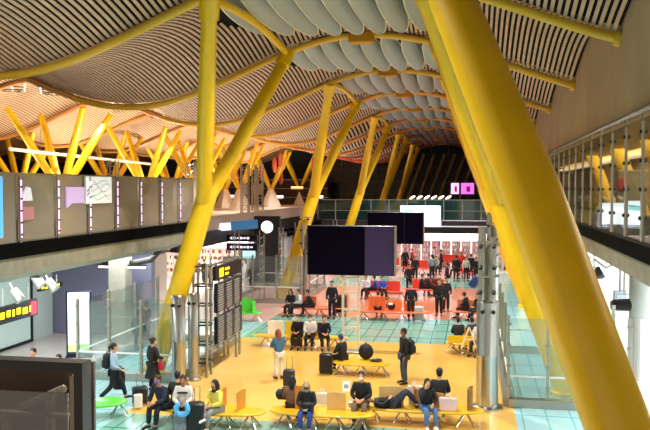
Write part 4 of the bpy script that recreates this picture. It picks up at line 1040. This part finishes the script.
m = MB(); m.tube([(.15*math.sin(a), 0, .15*math.cos(a)) for a in [0.5+i*(2*PI-1)/16 for i in range(17)]], .062, 10); m.build('cushion', mat('pillow_blue', '#58B8F0', .7), t, smooth=True)
m = MB(); m.cyl((-.03, 0, -.1), (-.03, .0, .17), .008, 5); m.build('strap', BLACK, t)
suitcase(182, 424, 'grey suitcase carrying the blue neck pillow', '#8A8E98', .34, .52, .24, pos=(at(181, 434, z=0).x, at(181, 434, z=0).y, 0))
w7 = person(279, 379, 'phone', 35, '#3E6E90', '#E4DCD2', 'standing woman in a denim blue jacket and white trousers', hs='long', hair='#8A4E28', h=1.66, shoes='#181414')
person(300, 395, 'sit', 10, '#6A4A34', BLK, 'woman with long dark hair seated with her back to the camera by the orange back', hs='long', hair='#120E10', h=1.62)
q = at(286, 400, z=.44)
bk0 = thing('duffel_bag', 'dark duffel bag lying on the yellow bench left of the orange back', 'bag', q)
m = MB(); m.tube([(-.28, 0, .14), (-.22, 0, .15), (.22, 0, .17), (.28, 0, .15)], [.07, .15, .15, .07], 14); m.build('bag_body', mat('bag'+BLK, '#1C1A20', .7), bk0, smooth=True)
m = MB(); m.tube([(-.1, -.12, .2), (-.06, -.1, .38), (.06, -.1, .38), (.1, -.12, .2)], .014, 6); m.build('handle', BLACK, bk0)
suitcase(289, 398, 'slim suitcase with a raised chrome handle behind the dark duffel', '#2A2A30', .36, .55, .22, pos=(at(289, 388, z=0).x, at(289, 388, z=0).y, 0))
p9 = person(315, 399, 'sit', 185, '#17161C', '#27408A', 'blonde woman seated in a black coat and blue jeans', hs='long', hair='#C09460', h=1.66, skin='d', mask='#3A3238')
backpack(p9, 'black handbag on the lap of the blonde woman', BLK, (-.05, .34, .70), (.32, .16, .2), name='handbag', cat='handbag')
p10 = person(346, 395, 'sit', 178, '#16161A', '#6B5A40', 'seated man in a dark coat and white mask holding a paper', hair='#2A2220', mask='#EDEDED', h=1.82, skin='a')
q = p10.matrix_basis @ V((.34, .35, 1.0)); t = thing('document', 'white paper held up by the man in the white mask', 'paper', q, rz=math.radians(170))
m = MB(); m.box((0, 0, 0), (.2, .006, .28), (.35, 0, .2)); m.build('sheet', WHITE, t); m = MB(); m.box((0, .006, 0), (.12, .004, .1), (.35, 0, .2)); m.build('print', mat('print_grey', '#8890A0', .6), t)
paperbag(355, 420, 0, 'white carrier bag on the floor between the feet of the masked man', '#F2F2F0', .36, .5, .2, rz=.2)
paperbag(306, 417, 0, 'pale translucent shopping bag on the floor under the blonde woman', '#D8CFC8', .42, .40, .2, rz=-.2)
paperbag(322, 404, .44, 'white paper bag standing on the bench beside the blonde woman', '#E8E2DA', .30, .30, .12)
p11 = person(338, 364, 'sit', 60, '#191820', BLK, 'person in dark clothes seated left of the video wall pole', hair='#20306A', h=1.7, hs='short')
suitcase(326, 374, 'tall black suitcase left of the video wall pole', '#0F0F13', .44, .66, .28)
q = at(366, 359, z=.44); t = thing('rucksack', 'black rucksack slumped on the round yellow bench', 'rucksack', q)
m = MB(); m.ell((0, 0, .26), (.26, .18, .28), 14, 8); m.build('bag_body', mat('bag'+BLK, BLK, .7), t, smooth=True); m = MB(); m.tube([(-.05, 0, .5), (0, 0, .58), (.05, 0, .5)], .015, 6); m.build('handle', BLACK, t)
q = at(376, 361, z=.45); t = thing('folded_jacket', 'black folded jacket lying on the round yellow bench', 'jacket', q)
m = MB(); m.ell((0, 0, .03), (.22, .13, .04), 12, 5); m.build('cloth', mat('bag'+BLK, BLK, .7), t, smooth=True); m = MB(); m.ell((.08, 0, .06), (.12, .06, .03), 10, 5); m.build('sleeve', mat('bag'+BLK, BLK, .7), t, smooth=True)
w12 = person(404, 384, 'stand', 115, '#121116', '#3A4658', 'standing man in black with a backpack, alone on the yellow floor', skin='c', hair='#0E0B0B', h=1.80)
backpack(w12, 'black backpack worn by the man standing alone', BLK, (0, -.21, 1.2), (.36, .24, .5))
p13 = person(398, 393, 'lie', -82, '#141218', '#1E2638', 'person lying on the long yellow bench with knees raised', hair='#3A241C', h=1.72)
p14 = person(441, 394, 'sit', 5, '#101014', BLK, 'broad man in black seated facing away on the long bench', h=1.86, hair='#0E0C0C')
p15 = person(428, 399, 'sitface', 200, '#18141A', '#4A6EA0', 'dark-haired woman in black and blue jeans with white shoes', hs='long', hair='#100C10', shoes='#F4F0EE', h=1.66)
paperbag(415, 404, .44, 'white printed paper bag on the long bench between the tan backs', '#F0EEE8', .38, .5, .14, rz=.15)
paperbag(448, 410, .44, 'pale pink patterned bag on the long bench', '#E8C8CC', .46, .32, .16, rz=-.1)
# bench behind the walking woman
person(303, 331, 'sit', 178, '#15151B', '#17171C', 'seated person in black on the yellow bench, left of three', hair='#17120F', mask='#DDDDE0', group=None)
person(315, 331, 'sit', 185, '#F0ECE8', '#1A1C26', 'seated person in white on the yellow bench, middle of three', hair='#2A201A', mask='#E8E8EA')
person(329, 330, 'sitlean', 200, '#17203E', '#16161A', 'seated person in navy leaning forward on the yellow bench, right of three', hair='#5A4030')
suitcase(298, 347, 'brown suitcase standing before the left of the three bench sitters', '#6B5238', .34, .5, .24, handle=False)
# orange bench group
person(294, 304, 'sit', 165, '#15131A', BLK, 'seated woman in black at the left end of the orange bench', hs='long', hair='#120E10', far=True)
person(306, 302, 'sit', 120, '#D8D4D8', '#16161C', 'seated person in a white top on the orange bench', hair='#3A2A20', far=True)
person(317, 303, 'sitlean', 100, '#141318', BLK, 'person in black slumped on the orange bench', far=True)
person(332, 319, 'stand', 170, '#121116', '#121116', 'tall person in black standing at the right of the orange bench', far=True, h=1.84)
q = floor_at(341, 316); t = thing('baggage_trolley', 'dark luggage trolley beside the tall person in black', 'trolley', q)
m = MB(); m.box((0, 0, .2), (.6, .7, .06)); m.build('platform', STEEL, t); m = MB(); m.box((0, .05, .62), (.5, .5, .8), bev=.05); m.build('load', mat('bag'+BLK, BLK, .7), t); m = MB(); m.tube([(-.28, .35, .2), (-.28, .4, 1.0), (.28, .4, 1.0), (.28, .35, .2)], .02, 6); m.build('push_bar', STEEL, t)
for a_, b_ in ((-.25, -.28), (.25, -.28), (0, .3)):
    MB().cyl((a_-.02, b_, .08), (a_+.02, b_, .08), .08, 10).build('wheel', BLACK, t)
person(380, 306, 'sit', 0, '#C85E32', BLK, 'person in rust orange seated facing away between orange backs', far=True, hair='#5A3020')
q = at(391, 310, z=.44); t = thing('rucksack', 'black and white rucksack on the orange bench', 'rucksack', q)
m = MB(); m.ell((0, 0, .2), (.26, .18, .22), 12, 7); m.build('bag_body', mat('bag'+BLK, BLK, .7), t, smooth=True); m = MB(); m.box((0, -.12, .3), (.22, .1, .12), bev=.03); m.build('white_pocket', WHITE, t)
person(411, 320, 'stand', 190, '#121117', '#15151B', 'person in black standing at the right of the orange bench', far=True, h=1.75)
suitcase(419, 321, 'pale silver suitcase beside the standing person at the orange bench', '#B8B0A8', .44, .66, .28)
person(439, 316, 'stand', 175, '#0F0E13', '#0F0E13', 'dark figure standing on the pink floor, left of the close pair', far=True, h=1.82)
person(446, 312, 'stand', 200, '#131216', '#131216', 'dark figure standing on the pink floor, right of the close pair', far=True, h=1.76)
person(467, 306, 'sitphone', 70, '#15141A', BLK, 'dark-haired man looking at a phone on the orange bench near the totems', skin='b', far=True)
person(479, 306, 'sit', 120, '#1A1418', BLK, 'person in black half hidden by the chrome totem', far=True)
person(459, 335, 'sit', 10, '#1C202B', BLK, 'person in charcoal seated facing away on the rimmed yellow bench', hair='#17130F')
person(475, 335, 'sitlean', 30, '#222C42', BLK, 'person in navy seated beside the chrome cylinder', hair='#17130F')
person(480, 341, 'sit', 150, '#D8D4D4', '#3A1A24', 'person in a white top seated low by the chrome cylinder', hair='#2A1A14')
t = thing('sign_trestle', 'small A-shaped cream trestle standing on the rimmed yellow bench', 'trestle', at(469, 349, z=.44))
m = MB(); m.cyl((-.28, 0, 0), (0, 0, .8), .03, 6); m.cyl((.28, 0, 0), (0, 0, .8), .03, 6); m.build('leg', mat('cream', '#E8DCB8', .5), t); m = MB(); m.box((0, 0, .35), (.3, .03, .05)); m.build('brace', mat('cream', '#E8DCB8', .5), t)
# left background
person(136, 330, 'stand', 40, '#101014', '#101014', 'dark figure behind the glass under the left gallery', far=True)
person(146, 352, 'hold', 60, '#151219', '#1A1A20', 'dark figure at the foot of the left forked column', far=True, pos=(at(146, 345, z=0).x, at(146, 345, z=0).y, 0))
person(30, 418, 'stand', 180, '#2A2A30', '#202024', 'person whose dark hair shows above the black enclosure frame, left one', pos=(-12.35, 20.6, 0), hair='#14100E')
person(55, 418, 'stand', 180, '#2A2A30', '#202024', 'person whose dark hair shows above the black enclosure frame, right one', pos=(-11.45, 20.4, 0), h=1.62, hair='#14100E')
person(252, 292, 'stand', 30, '#101014', '#101014', 'dark figure beneath the purple direction signs', far=True)
person(246, 287, 'stand', 150, '#D8CCC8', '#C8C0BC', 'pale figure beneath the purple direction signs', far=True)
# crowd in the pink far zone
crowd = [(375, 290, 'sit', '#2A4AA0'), (384, 288, 'sit', '#3050B0'), (367, 289, 'sit', '#D0D0E0'), (409, 293, 'stand', BLK), (405, 272, 'stand', '#1A1216'), (412, 270, 'stand', '#A02020'),
         (420, 289, 'sit', BLK), (429, 287, 'sit', '#22202A'), (436, 286, 'sit', '#602020'), (424, 270, 'sit', '#2A1A1A'), (434, 268, 'stand', '#C8B8B8'), (441, 272, 'stand', BLK), (447, 290, 'stand', BLK),
         (456, 281, 'stand', '#181418'), (461, 276, 'stand', '#C82A2A'), (466, 281, 'stand', '#D0C0B8'), (471, 278, 'stand', '#141014'), (395, 270, 'stand', '#4A2A2A'), (387, 268, 'stand', '#101014'),
         (452, 266, 'sit', '#A8A0A0'), (462, 268, 'sit', BLK), (476, 282, 'stand', BLK), (415, 281, 'stand', '#18161C'), (432, 280, 'stand', '#8890A0')]
for i, (px, py, kd, c) in enumerate(crowd):
    word = {'#2A4AA0': 'blue', '#3050B0': 'bright blue', '#D0D0E0': 'white', BLK: 'black', '#A02020': 'red', '#22202A': 'charcoal', '#602020': 'maroon', '#C8B8B8': 'pale pink', '#C82A2A': 'bright red', '#D0C0B8': 'beige', '#4A2A2A': 'brown', '#A8A0A0': 'grey', '#8890A0': 'slate'}.get(c, 'very dark clothes')
    rel = 'left' if px < 400 else ('centre' if px < 435 else 'right')
    person(px, py, kd, random.Random(i).choice((170, 200, 20, 90, -80)), c, '#18181E', 'tiny far traveller in %s, %s, %s from the left of the crowd' % (word, 'seated' if kd == 'sit' else 'standing', ['1st', '2nd', '3rd', '4th', '5th', '6th', '7th', '8th', '9th', '10th', '11th', '12th', '13th', '14th', '15th', '16th', '17th', '18th', '19th', '20th', '21st', '22nd', '23rd', '24th'][sorted(q_[0] for q_ in crowd).index(px)]), far=True, group='travellers in the far crowd', h=1.66+.03*(i % 5))
suitcase(470, 287, 'blue suitcase tilted beside the far crowd at right', '#2A4A88', .5, .7, .3, tilt=.7, handle=False)

left_crowd = [(204, 284, BLK, 'black'), (211, 290, '#5A3A30', 'brown'), (219, 283, '#D8D0C8', 'white'), (226, 288, '#17161B', 'very dark blue'), (233, 281, '#8A3028', 'dark red'), (214, 276, '#2A3858', 'navy'), (257, 284, '#8890A0', 'slate grey')]
for i, (px, py, c, word) in enumerate(left_crowd):
    person(px, py, 'stand', random.Random(i+50).choice((30, 150, -60, 80)), c, '#18181E', 'tiny traveller in %s standing before the bright left shops' % word, far=True, group='travellers before the left shops', h=1.64+.03*(i % 4))
